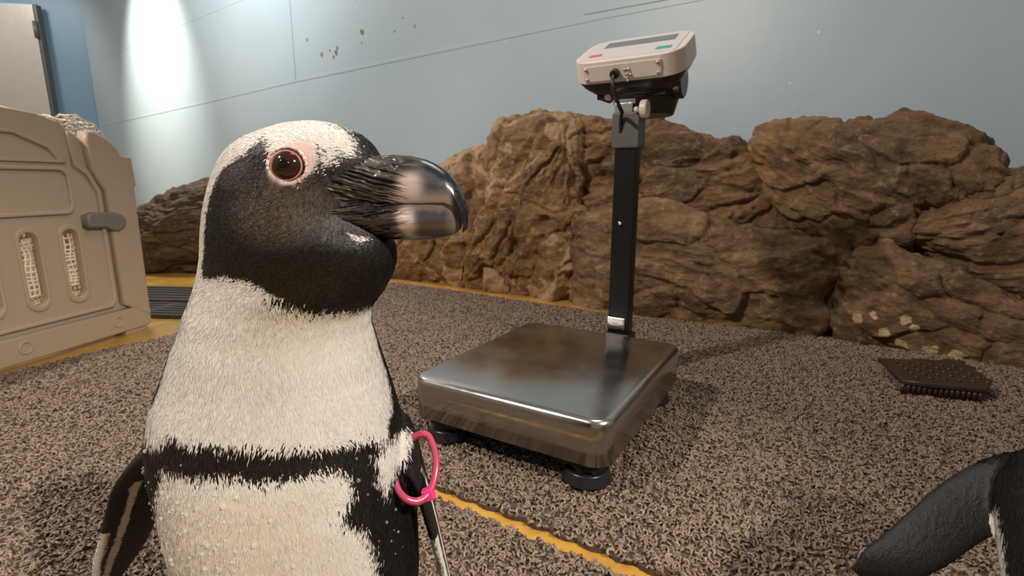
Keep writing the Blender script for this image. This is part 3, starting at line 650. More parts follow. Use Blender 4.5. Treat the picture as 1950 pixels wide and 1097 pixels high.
# ================================================================== PENGUINS
# cross-sections of the standing body: height, centre x, centre y, half-length along the heading, half-width across
PT = np.array([
(.4958,-.1168,.310,.0006,.0005),(.4950,-.1170,.310,.0095,.0085),(.4930,-.1174,.310,.0180,.0165),(.4899,-.1181,.310,.0265,.0238),
(.4864,-.1194,.310,.0351,.0290),(.4811,-.1215,.310,.0436,.0330),(.4751,-.1227,.310,.0485,.0352),(.4661,-.1252,.310,.0510,.0370),
(.4569,-.1283,.310,.0518,.0380),(.4446,-.1308,.310,.0537,.0388),(.4352,-.1309,.310,.0562,.0392),(.4257,-.1293,.310,.0603,.0398),
(.4157,-.1305,.312,.0619,.0404),(.4054,-.1346,.315,.0622,.0412),(.3966,-.1394,.317,.0613,.0422),(.3875,-.1455,.320,.0593,.0438),
(.3800,-.1500,.322,.0584,.0455),(.3686,-.1533,.325,.0602,.0485),(.3569,-.1560,.328,.0642,.0525),(.3366,-.1598,.333,.0713,.0595),
(.3157,-.1635,.337,.0790,.0665),(.2944,-.1656,.340,.0845,.0730),(.2728,-.1638,.342,.0869,.0790),(.2506,-.1614,.344,.0865,.0840),
(.2283,-.1598,.345,.0853,.0870),(.2053,-.1577,.346,.0840,.0890),(.1825,-.1566,.346,.0827,.0900),(.1606,-.1556,.347,.0814,.0895),
(.13,-.1555,.350,.0785,.0860),(.10,-.1555,.353,.0710,.0780),(.07,-.1555,.357,.0580,.0640),(.052,-.1555,.360,.0400,.045),(.046,-.1555,.362,.0200,.022),(.045,-.1555,.362,.0005,.0005)])
def ringpar(z): return [np.interp(z, PT[::-1, 0], PT[::-1, k]) for k in (1, 2, 3, 4)]
def ringyaw(z):
    t_ = np.clip((np.asarray(z)-.355)/.045, 0, 1); return rad(-12)*t_*t_*(3-2*t_)
def hfront(z): return smooth01((np.asarray(z)-.424)/.022)*smooth01((.492-np.asarray(z))/.012)
def body_coords(P):
    cx, cy, a, b = ringpar(P[:, 2]); w = ringyaw(P[:, 2]); dx = P[:, 0]-cx; dy = P[:, 1]-cy
    lx = dx*np.cos(w)+dy*np.sin(w); ly = -dx*np.sin(w)+dy*np.cos(w)
    return lx, ly, a, b
def poly_sd(X, Y, poly):
    """signed distance to a polygon, + inside"""
    P = np.array(poly, float); n = len(P); d = np.full(len(X), 1e9); ins = np.zeros(len(X), bool)
    for i in range(n):
        a = P[i]; b = P[(i+1) % n]; e = b-a; wx = X-a[0]; wy = Y-a[1]
        t_ = np.clip((wx*e[0]+wy*e[1])/(e@e+1e-12), 0, 1); d = np.minimum(d, np.hypot(wx-e[0]*t_, wy-e[1]*t_))
        if abs(e[1]) > 1e-12:
            c = (a[1] > Y) != (b[1] > Y); ins ^= c & (X < e[0]*(Y-a[1])/e[1]+a[0])
    return np.where(ins, d, -d)
# plumage marks. head: (mm along the heading, mm height); body: (degrees around, mm height)
FACE = [(-4.7,485.1),(-4.7,482.2),(-8.9,478.5),(-13.1,475.0),(-20.5,471.6),(-25.6,467.8),(-28.9,461.4),(-31.2,454.3),(-32.6,445.7),(-37.2,431.0),(-42.7,415.5),(-39.2,407.0),(-31.0,407.4),(-22.2,409.8),(-13.8,408.9),(-3.0,408.6),(8.0,403.9),(15.8,399.5),(28.5,394.7),(39.4,390.5),(50.8,387.6),(57.8,385.5),
        (80,385),(80,500),(14,500),(19.5,492.4),(29.8,488.1),(38.7,481.9),(42.1,473.8),(33.7,477.5),(24.3,479.0),(22.7,476.0),(24.3,473.4),(25.9,465.4),(22.4,460.5),(14.9,460.0),(6.9,465.3),(3.5,473.4),(2.5,480.2)]
CHEST = [(-70,430),(8.8,430),(110,430),(103,378),(99,364),(94.3,351.5),(94.2,334.8),(89.8,320.0),(85.3,310.0),(77.0,302.7),(71.7,291.1),(60.3,300.3),(43.9,303.0),(34.9,306.0),(18.3,309.0),(3.9,312.2),(-7.2,313.5),(-20.0,313.3),(-26.9,316.4),(-36.8,306.9),(-56.7,302.3),(-66,311),(-62,320.1),(-55.3,330.1),(-55.5,347.6),(-62,366.9),(-75,382.5)]
BELLY = [(-29.7,295.0),(-20.3,294.6),(-5.8,295.4),(8.5,293.7),(17.9,290.6),(25.8,291.6),(33.9,291.8),(42.4,289.7),(46.4,284.2),(47.8,273.2),(44.5,264.8),(41,262),(43.8,252.1),(49.7,246.9),(51.8,237.7),(55.0,223.4),(56.0,205.5),(60,120),(50,60),(-35,60),(-45,120),(-48,223.4),(-47,252.0),(-36,273.9)]
ARMPIT = [(100,281),(87.3,274.9),(72,266),(65.4,257),(62,270),(62.5,285.0),(71.5,290.5),(86.4,288.4)]
def strip_mesh(path, chord, width, thick, n=24, m=20):
    """tapered blade: path points, chord directions, widths and thicknesses"""
    P = np.array(path, float); C = np.array(chord, float); t0 = np.linspace(0, 1, len(P)); t1 = np.linspace(0, 1, n)
    I = lambda A: np.stack([np.interp(t1, t0, A[:, k]) for k in range(3)], 1)
    p = I(P); c = I(C)
    for _ in range(3): p[1:-1] = .5*p[1:-1]+.25*(p[:-2]+p[2:])
    w = np.interp(t1, t0, width); th = np.interp(t1, t0, thick)
    tg = np.gradient(p, axis=0); tg /= np.linalg.norm(tg, axis=1)[:, None]
    c -= tg*(c*tg).sum(1)[:, None]; c /= np.linalg.norm(c, axis=1)[:, None]; nn = np.cross(tg, c)
    V = []; F = []
    for i in range(n):
        for k in range(m):
            a = 2*math.pi*k/m; V.append(p[i]+c[i]*w[i]/2*math.cos(a)+nn[i]*th[i]/2*math.sin(a))
    for i in range(n-1):
        for k in range(m): F.append([i*m+k, i*m+(k+1) % m, (i+1)*m+(k+1) % m, (i+1)*m+k])
    F.append(list(range(m))[::-1]); F.append([(n-1)*m+k for k in range(m)])
    return V, F
FL_R = dict(path=[(-.225,.350,.300),(-.262,.348,.272),(-.279,.352,.240),(-.296,.358,.205),(-.318,.364,.166),(-.345,.370,.120)],   # penguin's right flipper
            chord=[(.2,.9,.3)]*2+[(.55,.8,.1)]*4, width=[.030,.042,.046,.046,.040,.014], thick=[.016,.015,.012,.010,.008,.005])
FL_L = dict(path=[(-.105,.345,.305),(-.080,.347,.278),(-.071,.350,.248),(-.0635,.355,.209),(-.055,.362,.153),(-.048,.368,.105)],   # penguin's left flipper
            chord=[(.1,1,.1)]*2+[(-.22,1,0)]*4, width=[.034,.044,.046,.046,.040,.014], thick=[.018,.015,.012,.010,.008,.005])
def plumage_body(parent, flippers, voxel, warp=None, spread=1.0):
    zt_ = PT[:, 0]; dense = np.concatenate([.4958-.012*(np.linspace(0, 1, 26)**2), np.linspace(.483, .052, 170), [.049, .046, .045]])
    # smooth the section table
    zz = np.linspace(.045, .4958, 700); tab = np.stack([np.interp(zz, PT[::-1, 0], PT[::-1, k]) for k in (1, 2, 3, 4)], 1)
    ker = np.hanning(19); ker /= ker.sum(); sm = np.stack([np.convolve(np.pad(tab[:, k], 9, 'edge'), ker, 'valid') for k in range(4)], 1)
    wgt = np.clip((.486-zz)/.004, 0, 1)*np.clip((zz-.055)/.004, 0, 1); tab = sm*wgt[:, None]+tab*(1-wgt[:, None])
    A = np.linspace(0, 2*math.pi, 160, endpoint=False); V = []
    for z in dense:
        cx, cy, a, b = [np.interp(z, zz, tab[:, k]) for k in range(4)]; w = float(ringyaw(z))
        lx = a*np.cos(A); ly = b*np.sin(A)*(1-.30*hfront(z)*smooth01((np.cos(A)-.25)/.75))
        V.append(np.stack([cx+lx*math.cos(w)-ly*math.sin(w), cy+lx*math.sin(w)+ly*math.cos(w), np.full_like(A, z)], 1))
    n = len(V); V = np.concatenate(V); m = 160; F = []
    for i in range(n-1):
        for k in range(m): F.append([i*m+k, i*m+(k+1) % m, (i+1)*m+(k+1) % m, (i+1)*m+k])
    F.append(list(range(m))); F.append([(n-1)*m+k for k in range(m)][::-1])
    V = [tuple(p) for p in V]
    def add(v2, f2):
        b0 = len(V); V.extend(tuple(map(float, q)) for q in v2); F.extend([[b0+i for i in f] for f in f2])
    for fl in flippers: add(*strip_mesh(**{k_: v_ for k_, v_ in fl.items() if k_ != 'plain'}))
    # tail and webbed feet
    add(*strip_mesh([(-.155,.41,.10),(-.155,.45,.055),(-.155,.48,.022)], [(1,0,0)]*3, [.06,.05,.02], [.03,.02,.008]))
    for sx in (-.032, .032):
        add(*strip_mesh([(-.155+sx,.352,.075),(-.155+sx,.350,.045),(-.155+sx,.345,.022)], [(1,0,0)]*3, [.034,.026,.026], [.034,.026,.026]))
        for a_ in (-22, 0, 22):
            d = np.array([math.sin(rad(a_)), -math.cos(rad(a_))]); q = np.array([-.155+sx, .352])
            add(*strip_mesh([(*q, .022), (*(q+d*.035), .020), (*(q+d*.066), .0165)], [(d[1], -d[0], 0)]*3, [.026,.020,.010], [.018,.013,.008]))
    tmp = new_mesh_obj('penguin_body', V, F)
    bm = bmesh.new(); bm.from_mesh(tmp.data); bmesh.ops.recalc_face_normals(bm, faces=bm.faces); bm.to_mesh(tmp.data); bm.free()
    md = tmp.modifiers.new('r', 'REMESH'); md.mode = 'VOXEL'; md.voxel_size = voxel; md.use_smooth_shade = True
    s_ = tmp.modifiers.new('s', 'SMOOTH'); s_.factor = .5; s_.iterations = 8
    dg = bpy.context.evaluated_depsgraph_get(); me = bpy.data.meshes.new_from_object(tmp.evaluated_get(dg)); me.name = 'penguin_body'
    bpy.data.objects.remove(tmp)
    me.materials.clear(); me.materials.append(M['plumage'])
    P = np.zeros(len(me.vertices)*3, np.float32); me.vertices.foreach_get('co', P); P = P.reshape(-1, 3).astype(float)
    lx, ly, a, b = body_coords(P); z = P[:, 2]
    rr = np.hypot(lx/a, ly/b); phi = np.degrees(np.arctan2(lx/a, -ly/b))*np.where(P[:, 2] < .27, spread, 1); rloc = .5*(a+b)
    # head field
    hx = lx*1000; hz = z*1000
    face = poly_sd(hx, hz, FACE)/1000
    nape = .010-np.abs(ly); nape = np.where((lx < 0) & (z > .36), nape, -1)
    crown = np.minimum(.009-np.abs(ly), z-.47); face = np.maximum(face, np.maximum(nape, np.where(lx > -.03, crown, -1)*0-1))
    # body field in metres: chart scaled by the local radius
    k = math.pi/180*.07
    sc_ = lambda poly: [(p*k, q/1000) for p, q in poly]
    chest = poly_sd(phi*k, z, sc_(CHEST)); belly = poly_sd(phi*k, z, sc_(BELLY)); arm = poly_sd(phi*k, z, sc_(ARMPIT))
    bodyd = -np.maximum(np.maximum(chest, belly), arm)
    bl = np.clip((z-.385)/.012, 0, 1)
    dark = np.where(z > .382, face, bodyd); 
    dark = np.where((z > .36) & (z <= .41), np.maximum(face, np.where(chest > 0, -chest, -chest)), dark)
    dark = np.where(z > .41, face, dark)
    fringe = np.where(z > .36, .0055, .016)
    fringe = np.where((z > .40) & (hx < 40), .0040, fringe)
    # flippers, tail and feet lie outside the loft
    off = (rr-1)*rloc; flp = (off > .0035) & (z < .31)
    u = np.abs(P[:, 0]+.16)
    streak = np.full(len(P), .02)
    for fl in flippers:
        if fl.get('plain'): continue
        pa = np.array(fl['path'], float); tt = np.linspace(0, 1, 60); t0 = np.linspace(0, 1, len(pa))
        pp = np.stack([np.interp(tt, t0, pa[:, k_]) for k_ in range(3)], 1); ch = np.array(fl['chord'], float)[3]; ch /= np.linalg.norm(ch); wd = np.interp(tt, t0, fl['width'])
        dd = ((P[flp][:, None, :]-pp[None])**2).sum(2); j_ = dd.argmin(1); cc_ = ((P[flp]-pp[j_])*ch).sum(1)/(wd[j_]+1e-6)
        s2 = np.minimum(np.abs(cc_+.20), np.where(tt[j_] > .62, np.abs(cc_+.42), 9))*wd[j_]; s2 = np.where(dd.min(1) < .035**2, s2, .02); s2 = np.where(tt[j_] < .35, .02, s2)
        streak[flp] = np.minimum(streak[flp], s2)
    dark = np.where(flp, np.where(z > .06, np.clip(streak-.0026, -.004, .012), .01), dark)
    fringe = np.where(flp, .005, fringe)
    pink = np.clip(1.15-np.hypot((hx-16.5)/11.5, (hz-471.5)/11.0), 0, 1)*np.clip((ly < .0)*1., 0, 1)*(z > .44)
    pink = np.clip(pink*3, 0, 1)
    cheek = np.clip(1-np.hypot((hx-14)/34, (hz-447)/24), 0, 1)*1.6*(z > .41); cheek = np.clip(cheek+np.clip(1-np.hypot((hx+14)/14, (hz-466)/10), 0, 1)*.8, 0, 1)
    gape = poly_sd(hx, hz, [(46,433.8),(49,432.2),(55,429.3),(52,428.9),(47.5,431.6)])/1000
    dark = np.where((gape > -.001) & (z > .42), np.minimum(dark, -gape), dark)
    spk = np.clip(1-np.hypot((hx-31)/9, (hz-474)/9.5), 0, 1)*1.1*(z > .455)
    bel = np.clip(belly/.02, 0, 1)*(z < .30)
    for nm, val in (('dark', dark), ('fringe', fringe), ('pink', pink), ('cheek', cheek), ('speckle', spk), ('belly', bel)):
        at = me.attributes.new(nm, 'FLOAT', 'POINT'); at.data.foreach_set('value', val.astype(np.float32))
    NRM = np.zeros(len(P)*3, np.float32); me.vertices.foreach_get('normal', NRM); NRM = NRM.reshape(-1, 3).astype(float)
    info = dict(P=P, N=NRM, dark=dark, cheek=cheek, pink=pink, spk=spk, bel=bel, hx=hx, hz=hz, flp=flp, ly=ly)
    if warp is not None:
        P2 = warp(P); me.vertices.foreach_set('co', P2.astype(np.float32).ravel()); me.flip_normals(); me.update()
    me.polygons.foreach_set('use_smooth', [True]*len(me.polygons))
    o = bpy.data.objects.new('body', me); COL.objects.link(o); o.parent = parent
    return o, info, me
HD = np.array([math.cos(rad(-13)), math.sin(rad(-13)), 0]); HL = np.array([HD[1], -HD[0], 0])   # heading of the bill, and its near side
def bill(name, st, parent, upper, warp=None, m=260, n=150):
    st = np.array(st); t0 = np.concatenate([[0], np.cumsum(np.hypot(np.diff(st[:, 0]), np.diff(.5*(st[:, 1]+st[:, 2]))))]); t0 /= t0[-1]; t1 = np.linspace(0, 1, n)
    q = np.stack([np.interp(t1, t0, st[:, k]) for k in range(4)], 1)
    for _ in range(5): q[1:-1] = .5*q[1:-1]+.25*(q[:-2]+q[2:])
    V = []; Cc = []; Rg = []
    B0 = np.array([-.088, .302, 0])
    for x, zt_, zb, w in q:
        s = (x-B0[0])/HD[0]; c = B0+HD*s; zm = .5*(zt_+zb); hh = .5*(zt_-zb)
        for k in range(m):
            a = 2*math.pi*k/m; ca, sa = math.cos(a), math.sin(a)
            ex = .75-.66*max(0, -sa if upper else sa)**.5; lat = w*math.copysign(abs(ca)**ex, ca); zz = zm+hh*math.copysign(abs(sa)**.85, sa)
            if upper: lat *= 1-.35*max(0, sa)
            else: lat *= 1-.35*max(0, -sa)
            V.append(c+HL*lat+np.array([0, 0, zz])); Cc.append((x, zz, lat/w if w else 0))
    V = np.array(V); Cc = np.array(Cc); x = Cc[:, 0]; z = Cc[:, 1]
    base = np.clip((-.052-x)/.014, 0, 1); base = base*base*(3-2*base)
    # growth furrows towards the base of the bill
    g = np.stack([x*26, z*430+x*(120 if upper else -70), np.sign(Cc[:, 2])*3], 1); fur = ridged(g+.22*fbm(np.stack([x*140, z*140, x*0], 1), 2)[:, None], 2)
    V = V+HL[None]*(np.sign(Cc[:, 2])*np.abs(Cc[:, 2])**.3*(fur-.6)*.0026*base)[:, None]
    if upper: V[:, 2] += -.0006*np.clip(1-np.abs(x+.072)/.006, 0, 1)
    nz = fbm(np.stack([x*90, z*90, x*0], 1), 3); nf = fbm(np.stack([x*60, z*420, x*0], 1), 3)
    black = np.array([.012, .011, .011]); pale = np.array([.60, .50, .48]); slate = np.array([.060, .058, .068]); tip = np.array([.007, .008, .012]); horn = np.array([.20, .165, .155])
    lx_ = x+.0012*nz
    def sm(v_, lo, hi): t_ = np.clip((v_-lo)/(hi-lo), 0, 1); return (t_*t_*(3-2*t_))[:, None]
    grey = np.array([.13, .115, .10]); basec = black+(grey-black)*np.clip(.25+.55*nf+.5*(fur-.5), 0, 1)[:, None]*.85
    if upper:
        band = np.exp(-np.clip(((lx_+.0525)/.0066)**2+((z-.4588)/.0068)**2, 0, 9)**1.6)[:, None]
        col = basec+(slate-basec)*sm(lx_, -.054, -.046)
        lowm = (1-sm(z, .451, .459))*sm(lx_, -.066, -.058); col = col+(horn*1.6-col)*lowm*.85
        col = col+(pale-col)*band
        # dark polished ridge and hook
        ridge_ = np.array([np.interp(xx, st[:-2, 0], st[:-2, 1]) for xx in x])-z
        hk = np.maximum((1-sm(ridge_, .0035, .0065))*sm(lx_, -.052, -.044), sm(lx_, -.0335, -.0295)); col = col+(tip-col)*hk
    else:
        band = np.exp(-np.clip(((lx_+.0560)/.0050)**2+((z-.4395)/.0085)**2, 0, 9)**1.8)[:, None]; col = basec*.8+(slate*.9-basec*.8)*sm(lx_, -.056, -.049)
        col = col+(horn-col)*(sm(z+.0008*nz, .4435, .4480)*sm(lx_, -.06, -.05))*.9
        col = col+(horn-col)*sm(lx_, -.0365, -.032)*.6
        col = col+(pale-col)*band
    col = np.clip(col, .004, 1)
    if warp is not None: V = warp(V)
    i = np.arange(m); Q = np.concatenate([np.stack([r_*m+i, r_*m+(i+1) % m, (r_+1)*m+(i+1) % m, (r_+1)*m+i], 1) for r_ in range(n-1)])
    o = fast_mesh(name, V, Q, M['bill'], parent); me = o.data
    bm = bmesh.new(); bm.from_mesh(me); bm.verts.ensure_lookup_table()
    bm.faces.new([bm.verts[k] for k in range(m)]); bm.faces.new([bm.verts[(n-1)*m+k] for k in range(m)])
    bmesh.ops.recalc_face_normals(bm, faces=bm.faces); bm.to_mesh(me); bm.free(); me.polygons.foreach_set('use_smooth', [True]*len(me.polygons))
    at = me.attributes.new('billcol', 'FLOAT_COLOR', 'POINT'); at.data.foreach_set('color', np.concatenate([col, np.ones((len(col), 1))], 1).astype(np.float32).ravel())
    ar = me.attributes.new('billrough', 'FLOAT', 'POINT'); ar.data.foreach_set('value', (.24+.12*base).astype(np.float32))
    return o
UP = [(-.104,.4660,.4512,.0285),(-.097,.4695,.4511,.0258),(-.090,.4722,.4510,.0222),(-.083,.4745,.4508,.0190),(-.0775,.4757,.4506,.0168),(-.0704,.4764,.4500,.0148),(-.0566,.4754,.4492,.0122),(-.0480,.4734,.4492,.0110),(-.0418,.4707,.4495,.0100),(-.0350,.4662,.4496,.0087),(-.0300,.4600,.4470,.0072),(-.0265,.4520,.4395,.0056),(-.0256,.4430,.4352,.0040),(-.0275,.4350,.4330,.0012)]
LOW = [(-.104,.4514,.4400,.0285),(-.097,.4513,.4375,.0255),(-.090,.4511,.4340,.0218),(-.083,.4509,.4312,.0185),(-.0735,.4504,.4288,.0150),(-.0615,.4497,.4280,.0120),(-.0500,.4497,.4284,.0102),(-.0430,.4499,.4291,.0089),(-.0360,.4499,.4308,.0072),(-.0315,.4490,.4325,.0054),(-.0285,.446,.4355,.002)]
t = NT('feather'); t.base(t.attr('fcol').outputs['Color']); t.set(Roughness=.5); t.b.inputs['Specular IOR Level'].default_value = .28; M['feather'] = t.m
def feathers(parent, I, count, warp, seed):
    rg = np.random.default_rng(seed); P, N = I['P'], I['N']; z = P[:, 2]; hx, hz = I['hx'], I['hz']
    eye = (np.hypot(hx-14.7, hz-469.3) < 11.3) & (z > .45)
    billz = (hx > 37) & (z > .430) & (z < .474)
    ok = np.where((z > .07) & ~eye & ~billz & (I['pink'] < .45) & ~I['flp'] & ~((I['bel'] > .55) & (rg.random(len(P)) < .6)))[0]
    wgt = np.where(z[ok] > .385, 1.7, 1.); k = rg.choice(ok, count, p=wgt/wgt.sum())
    p, n = P[k], N[k]; hd_ = smooth01((p[:, 2]-.385)/.03)[:, None]; q = p*22
    sw = np.stack([fbm(q, 2), fbm(q+7, 2), fbm(q+13, 2)], 1)
    down = np.array([0, 0, -1.])[None]+.55*sw+np.array([-.28, 0, 0])[None]*smooth01((p[:, 2:3]-.29)/.04)*smooth01((.40-p[:, 2:3])/.04)
    back = np.array([-.85, .18, -.45])[None]+.5*sw
    d = down*(1-hd_)+back*hd_+.16*rg.normal(size=p.shape); d -= n*(d*n).sum(1)[:, None]; d /= np.linalg.norm(d, axis=1)[:, None]+1e-9
    sd = np.cross(n, d); flp = I['flp'][k]; head = (p[:, 2] > .40)
    L = np.where(head, .0030, .0060)*(.7+.6*rg.random(count)); L = np.where(flp, .0026, L); w = np.where(head | flp, .00030, .00042)*(.7+.6*rg.random(count))
    lift = np.where(head, .00016, .00022)*(.3+1.0*rg.random(count)); roll = rg.normal(size=count)*.10
    p = p+sd*(rg.normal(size=count)*.0006)[:, None]; L, w, lift, roll = [x[:, None] for x in (L, w, lift, roll)]
    e = sd+n*roll; r0 = p-n*.0003; m0 = p+d*L*.5+n*lift*.8; t0_ = p+d*L+n*lift*.9
    V = np.stack([r0-e*w, r0+e*w, m0-e*w*.85, m0+e*w*.85, t0_], 1).reshape(-1, 3)
    b0 = np.arange(count)*5; F = np.concatenate([np.stack([b0+3, b0+1, b0], 1), np.stack([b0+2, b0+3, b0], 1), np.stack([b0+4, b0+3, b0+2], 1)])
    if warp is not None: F = F[:, ::-1].copy()   # the bent bird is mirrored
    dk = I['dark'][k]+rg.normal(size=count)*np.where(head, .0008, .0021)
    isd = smooth01((dk+.0004)/.0008)[:, None]; r1 = rg.random((count, 1)); ch = I['cheek'][k][:, None]; be = I['bel'][k][:, None]
    white = (np.array([.70, .675, .645])*(1-.5*be)+np.array([.60, .55, .47])*.5*be)*(.92+.13*r1)
    black = np.array([.012, .0105, .0095])*(.4+1.3*r1**2); brown = np.array([.105, .083, .068])*(.25+1.0*r1)
    blk = black*(1-ch*.9)+brown*ch*.9
    sp = ((I['spk'][k] > rg.random(count)*1.05) & (I['spk'][k] > .05))[:, None]
    col = white*(1-isd)+blk*isd; col = np.where(sp, white*.9, col)
    nrm = n+.06*rg.normal(size=n.shape)+.11*e*rg.normal(size=(count, 1)); nrm = np.repeat(nrm/np.linalg.norm(nrm, axis=1)[:, None], 5, axis=0)
    if warp is not None: nrm = warp(V+nrm*.001)-warp(V); nrm /= np.linalg.norm(nrm, axis=1)[:, None]; V = warp(V)
    o = fast_mesh('feathers', V, F, M['feather'], parent); c5 = np.repeat(np.concatenate([col, np.ones((count, 1))], 1), 5, axis=0)
    at = o.data.attributes.new('fcol', 'FLOAT_COLOR', 'POINT'); at.data.foreach_set('color', c5.astype(np.float32).ravel())
    o.data.normals_split_custom_set_from_vertices([tuple(q_) for q_ in nrm])
    return tag(o, kind='stuff')
def eyes(parent, warp=None):
    for side in (-1, 1):
        z = .4693; cx, cy, a, b = [float(q) for q in ringpar(z)]; w = float(ringyaw(z)); lx = .0147
        ly = side*b*math.sqrt(1-(lx/a)**2)
        loc = np.array([cx+lx*math.cos(w)-ly*math.sin(w), cy+lx*math.sin(w)+ly*math.cos(w), z])
        nl = np.array([lx/a**2, ly/b**2]); nl /= np.linalg.norm(nl)
        nrm = np.array([nl[0]*math.cos(w)-nl[1]*math.sin(w), nl[0]*math.sin(w)+nl[1]*math.cos(w), .10]); nrm /= np.linalg.norm(nrm)
        if warp is not None:
            q = warp(np.array([loc, loc+nrm*.01])); loc = q[0]; nrm = (q[1]-q[0])/np.linalg.norm(q[1]-q[0])
        e = empty('eye', tuple(loc)); e.parent = parent; rot = Vector(nrm).to_track_quat('Z', 'Y').to_matrix()
        e.rotation_euler = rot.to_euler()
        bm = bmesh.new(); bmesh.ops.create_uvsphere(bm, u_segments=40, v_segments=24, radius=.0092, matrix=Matrix.Translation((0, 0, -.0055))); bm_obj('eyeball', bm, M['eye'], e, smooth=True)
        bm = bmesh.new(); bmesh.ops.create_uvsphere(bm, u_segments=24, v_segments=12, radius=.0033, matrix=Matrix.Translation((0, 0, .0026)) @ Matrix.Diagonal((1, 1, .46, 1))); bm_obj('pupil', bm, M['pupil'], e, smooth=True)
        def ring(r0, rt, mat, nm, zz, bumps):
            V = []; F = []; n, m = 96, 10
            for i in range(n):
                th = 2*math.pi*i/n; k_ = 1+bumps*(.5*math.sin(th*31)+.5*math.sin(th*19+1))
                for j in range(m):
                    p = 2*math.pi*j/m; r = r0+rt*k_*math.cos(p); V.append((r*math.cos(th)*1.03, r*math.sin(th)*.97, zz+rt*k_*.8*math.sin(p)))
            for i in range(n):
                for j in range(m): F.append([i*m+j, ((i+1) % n)*m+j, ((i+1) % n)*m+(j+1) % m, i*m+(j+1) % m])
            new_mesh_obj(nm, V, F, mat, e)
        ring(.0076, .0006, M['lidinner'], 'eyelid_rim', -.0002, .05); ring(.0098, .0008, M['lid'], 'eyelid', -.0010, .45)
def penguin(label, flippers, voxel, warp=None, count=190000, seed=1, spread=1.0):
    root = empty('penguin'); tag(root, label, 'penguin')
    o, P, me = plumage_body(root, flippers, voxel, warp, spread); feathers(root, P, count, warp, seed)
    bill('upper_bill', UP, root, True, warp); bill('lower_bill', LOW, root, False, warp); eyes(root, warp)
    root.location = (0, 0, 0); return root, o, P
LIFT = MZ-.0015
peng, pbody, PP = penguin('black and white penguin standing upright with head turned, pink band on one flipper', [FL_R, FL_L], .0015)
# water droplets on the belly feathers
vs = np.zeros(len(pbody.data.vertices)*3, np.float32); pbody.data.vertices.foreach_get('co', vs); vs = vs.reshape(-1, 3)
vn = np.zeros(len(vs)*3, np.float32); pbody.data.vertices.foreach_get('normal', vn); vn = vn.reshape(-1, 3)
lx, ly, a, b = body_coords(vs.astype(float)); ph = np.degrees(np.arctan2(lx/a, -ly/b))
idx = np.where((vs[:, 2] > .15) & (vs[:, 2] < .30) & (ph > -75) & (ph < 75))[0]
pick = RNG.choice(idx, 420, replace=False, p=(lambda q: q/q.sum())(np.where(vs[idx, 2] < .288, 1., .15)*np.where(ph[idx] < 5, 2., .7)))
bm = bmesh.new()
for i in pick:
    r = .0004+.0011*RNG.random()**2.2
    bmesh.ops.create_icosphere(bm, subdivisions=2, radius=r, matrix=Matrix.Translation(Vector(vs[i])+Vector(vn[i])*r*.35))
tag(bm_obj('water_droplets', bm, M['drop'], peng, smooth=True), kind='stuff')

# pink flipper band
bd = empty('flipper_band', (-.068, .335, .262)); tag(bd, 'pink translucent plastic band with clasp around the penguin flipper', 'band')
ctr = np.array([(.002, .013, .017), (.0075, .012, .0145), (.0125, .004, .006), (.0138, -.005, -.003), (.0105, -.014, -.0125), (.004, -.020, -.0155), (-.004, -.022, -.0125), (-.011, -.017, -.0075), (-.015, -.006, -.001), (-.0135, .006, .006), (-.007, .013, .013)])
V = []; F = []; n = 72; L = len(ctr)
def cat(t_):
    i = int(math.floor(t_*L)); f = t_*L-i; p = [ctr[(i+k-1) % L] for k in range(4)]
    return .5*((2*p[1])+(-p[0]+p[2])*f+(2*p[0]-5*p[1]+4*p[2]-p[3])*f*f+(-p[0]+3*p[1]-3*p[2]+p[3])*f**3)
cpts = np.array([cat(i/n) for i in range(n)]); cen = cpts.mean(0); ax = np.linalg.svd(cpts-cen)[2][2]
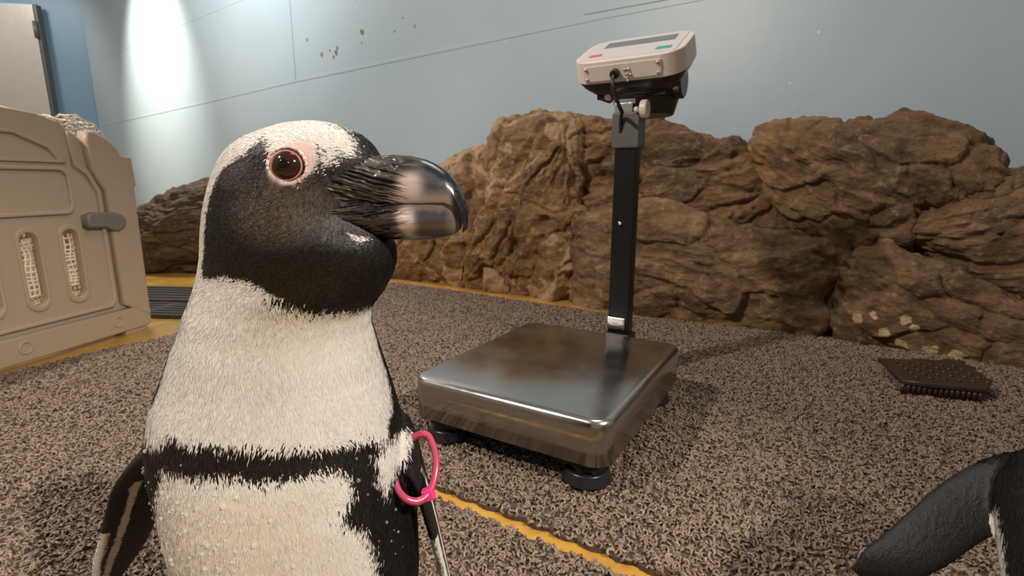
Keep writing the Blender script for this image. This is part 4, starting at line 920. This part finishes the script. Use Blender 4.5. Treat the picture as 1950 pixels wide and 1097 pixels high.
for i in range(n):
    tg = cpts[(i+1) % n]-cpts[i-1]; tg /= np.linalg.norm(tg); o_ = np.cross(tg, ax); o_ /= np.linalg.norm(o_)
    for k in range(12):
        a_ = 2*math.pi*k/12; ca, sa = math.cos(a_), math.sin(a_)
        V.append(cpts[i]+ax*.0036*math.copysign(abs(ca)**.6, ca)+o_*.0024*math.copysign(abs(sa)**.6, sa))
for i in range(n):
    for k in range(12): F.append([i*12+k, i*12+(k+1) % 12, ((i+1) % n)*12+(k+1) % 12, ((i+1) % n)*12+k])
new_mesh_obj('band_loop', V, F, M['band'], bd)
bm_obj('clasp', box_bm(cpts[int(n*4.15/L)], (.008, .006, .0085), rot=Matrix.Rotation(rad(-20), 3, 'Y')), M['clasp'], bd, bevel=.0012)

# second penguin: bent forward, seen over its shoulder
def warp2(P):
    P = np.asarray(P, float)
    th = lambda z: rad(58)*smooth01((z-.05)/.17)
    zs = np.linspace(0, .52, 400); fx = np.concatenate([[0], np.cumsum(np.sin(th(zs))[:-1]*np.diff(zs))]); fz = np.concatenate([[0], np.cumsum(np.cos(th(zs))[:-1]*np.diff(zs))])
    z = np.clip(P[:, 2], 0, .52); f = -(P[:, 1]-.35); s = -(P[:, 0]+.155); t_ = th(z)   # mirrored: this one looks the other way
    F_ = np.interp(z, zs, fx)+f*np.cos(t_); Z_ = np.interp(z, zs, fz)-f*np.sin(t_)
    yw = rad(48); fd = np.array([math.cos(yw), math.sin(yw)]); sd = np.array([-fd[1], fd[0]])   # forward; penguin's left
    k = .95
    return np.stack([.395+k*(F_*fd[0]+s*sd[0]), .240+k*(F_*fd[1]+s*sd[1]), Z_*k], 1)
FL2 = dict(plain=True, path=[(-.205,.348,.318),(-.240,.328,.300),(-.263,.320,.272),(-.2815,.3126,.2423),(-.2987,.3024,.2142),(-.318,.292,.188),(-.335,.283,.165)], chord=[(-.5,.3,.6)]*2+[(-.79,.225,.41)]*5, width=[.044,.054,.054,.050,.048,.042,.016], thick=[.030,.022,.015,.012,.011,.009,.005])
peng2, p2body, _ = penguin('second penguin bending forward with its black flipper spread over the mat', [FL_L, FL2], .0025, warp2, 90000, 2, .5)
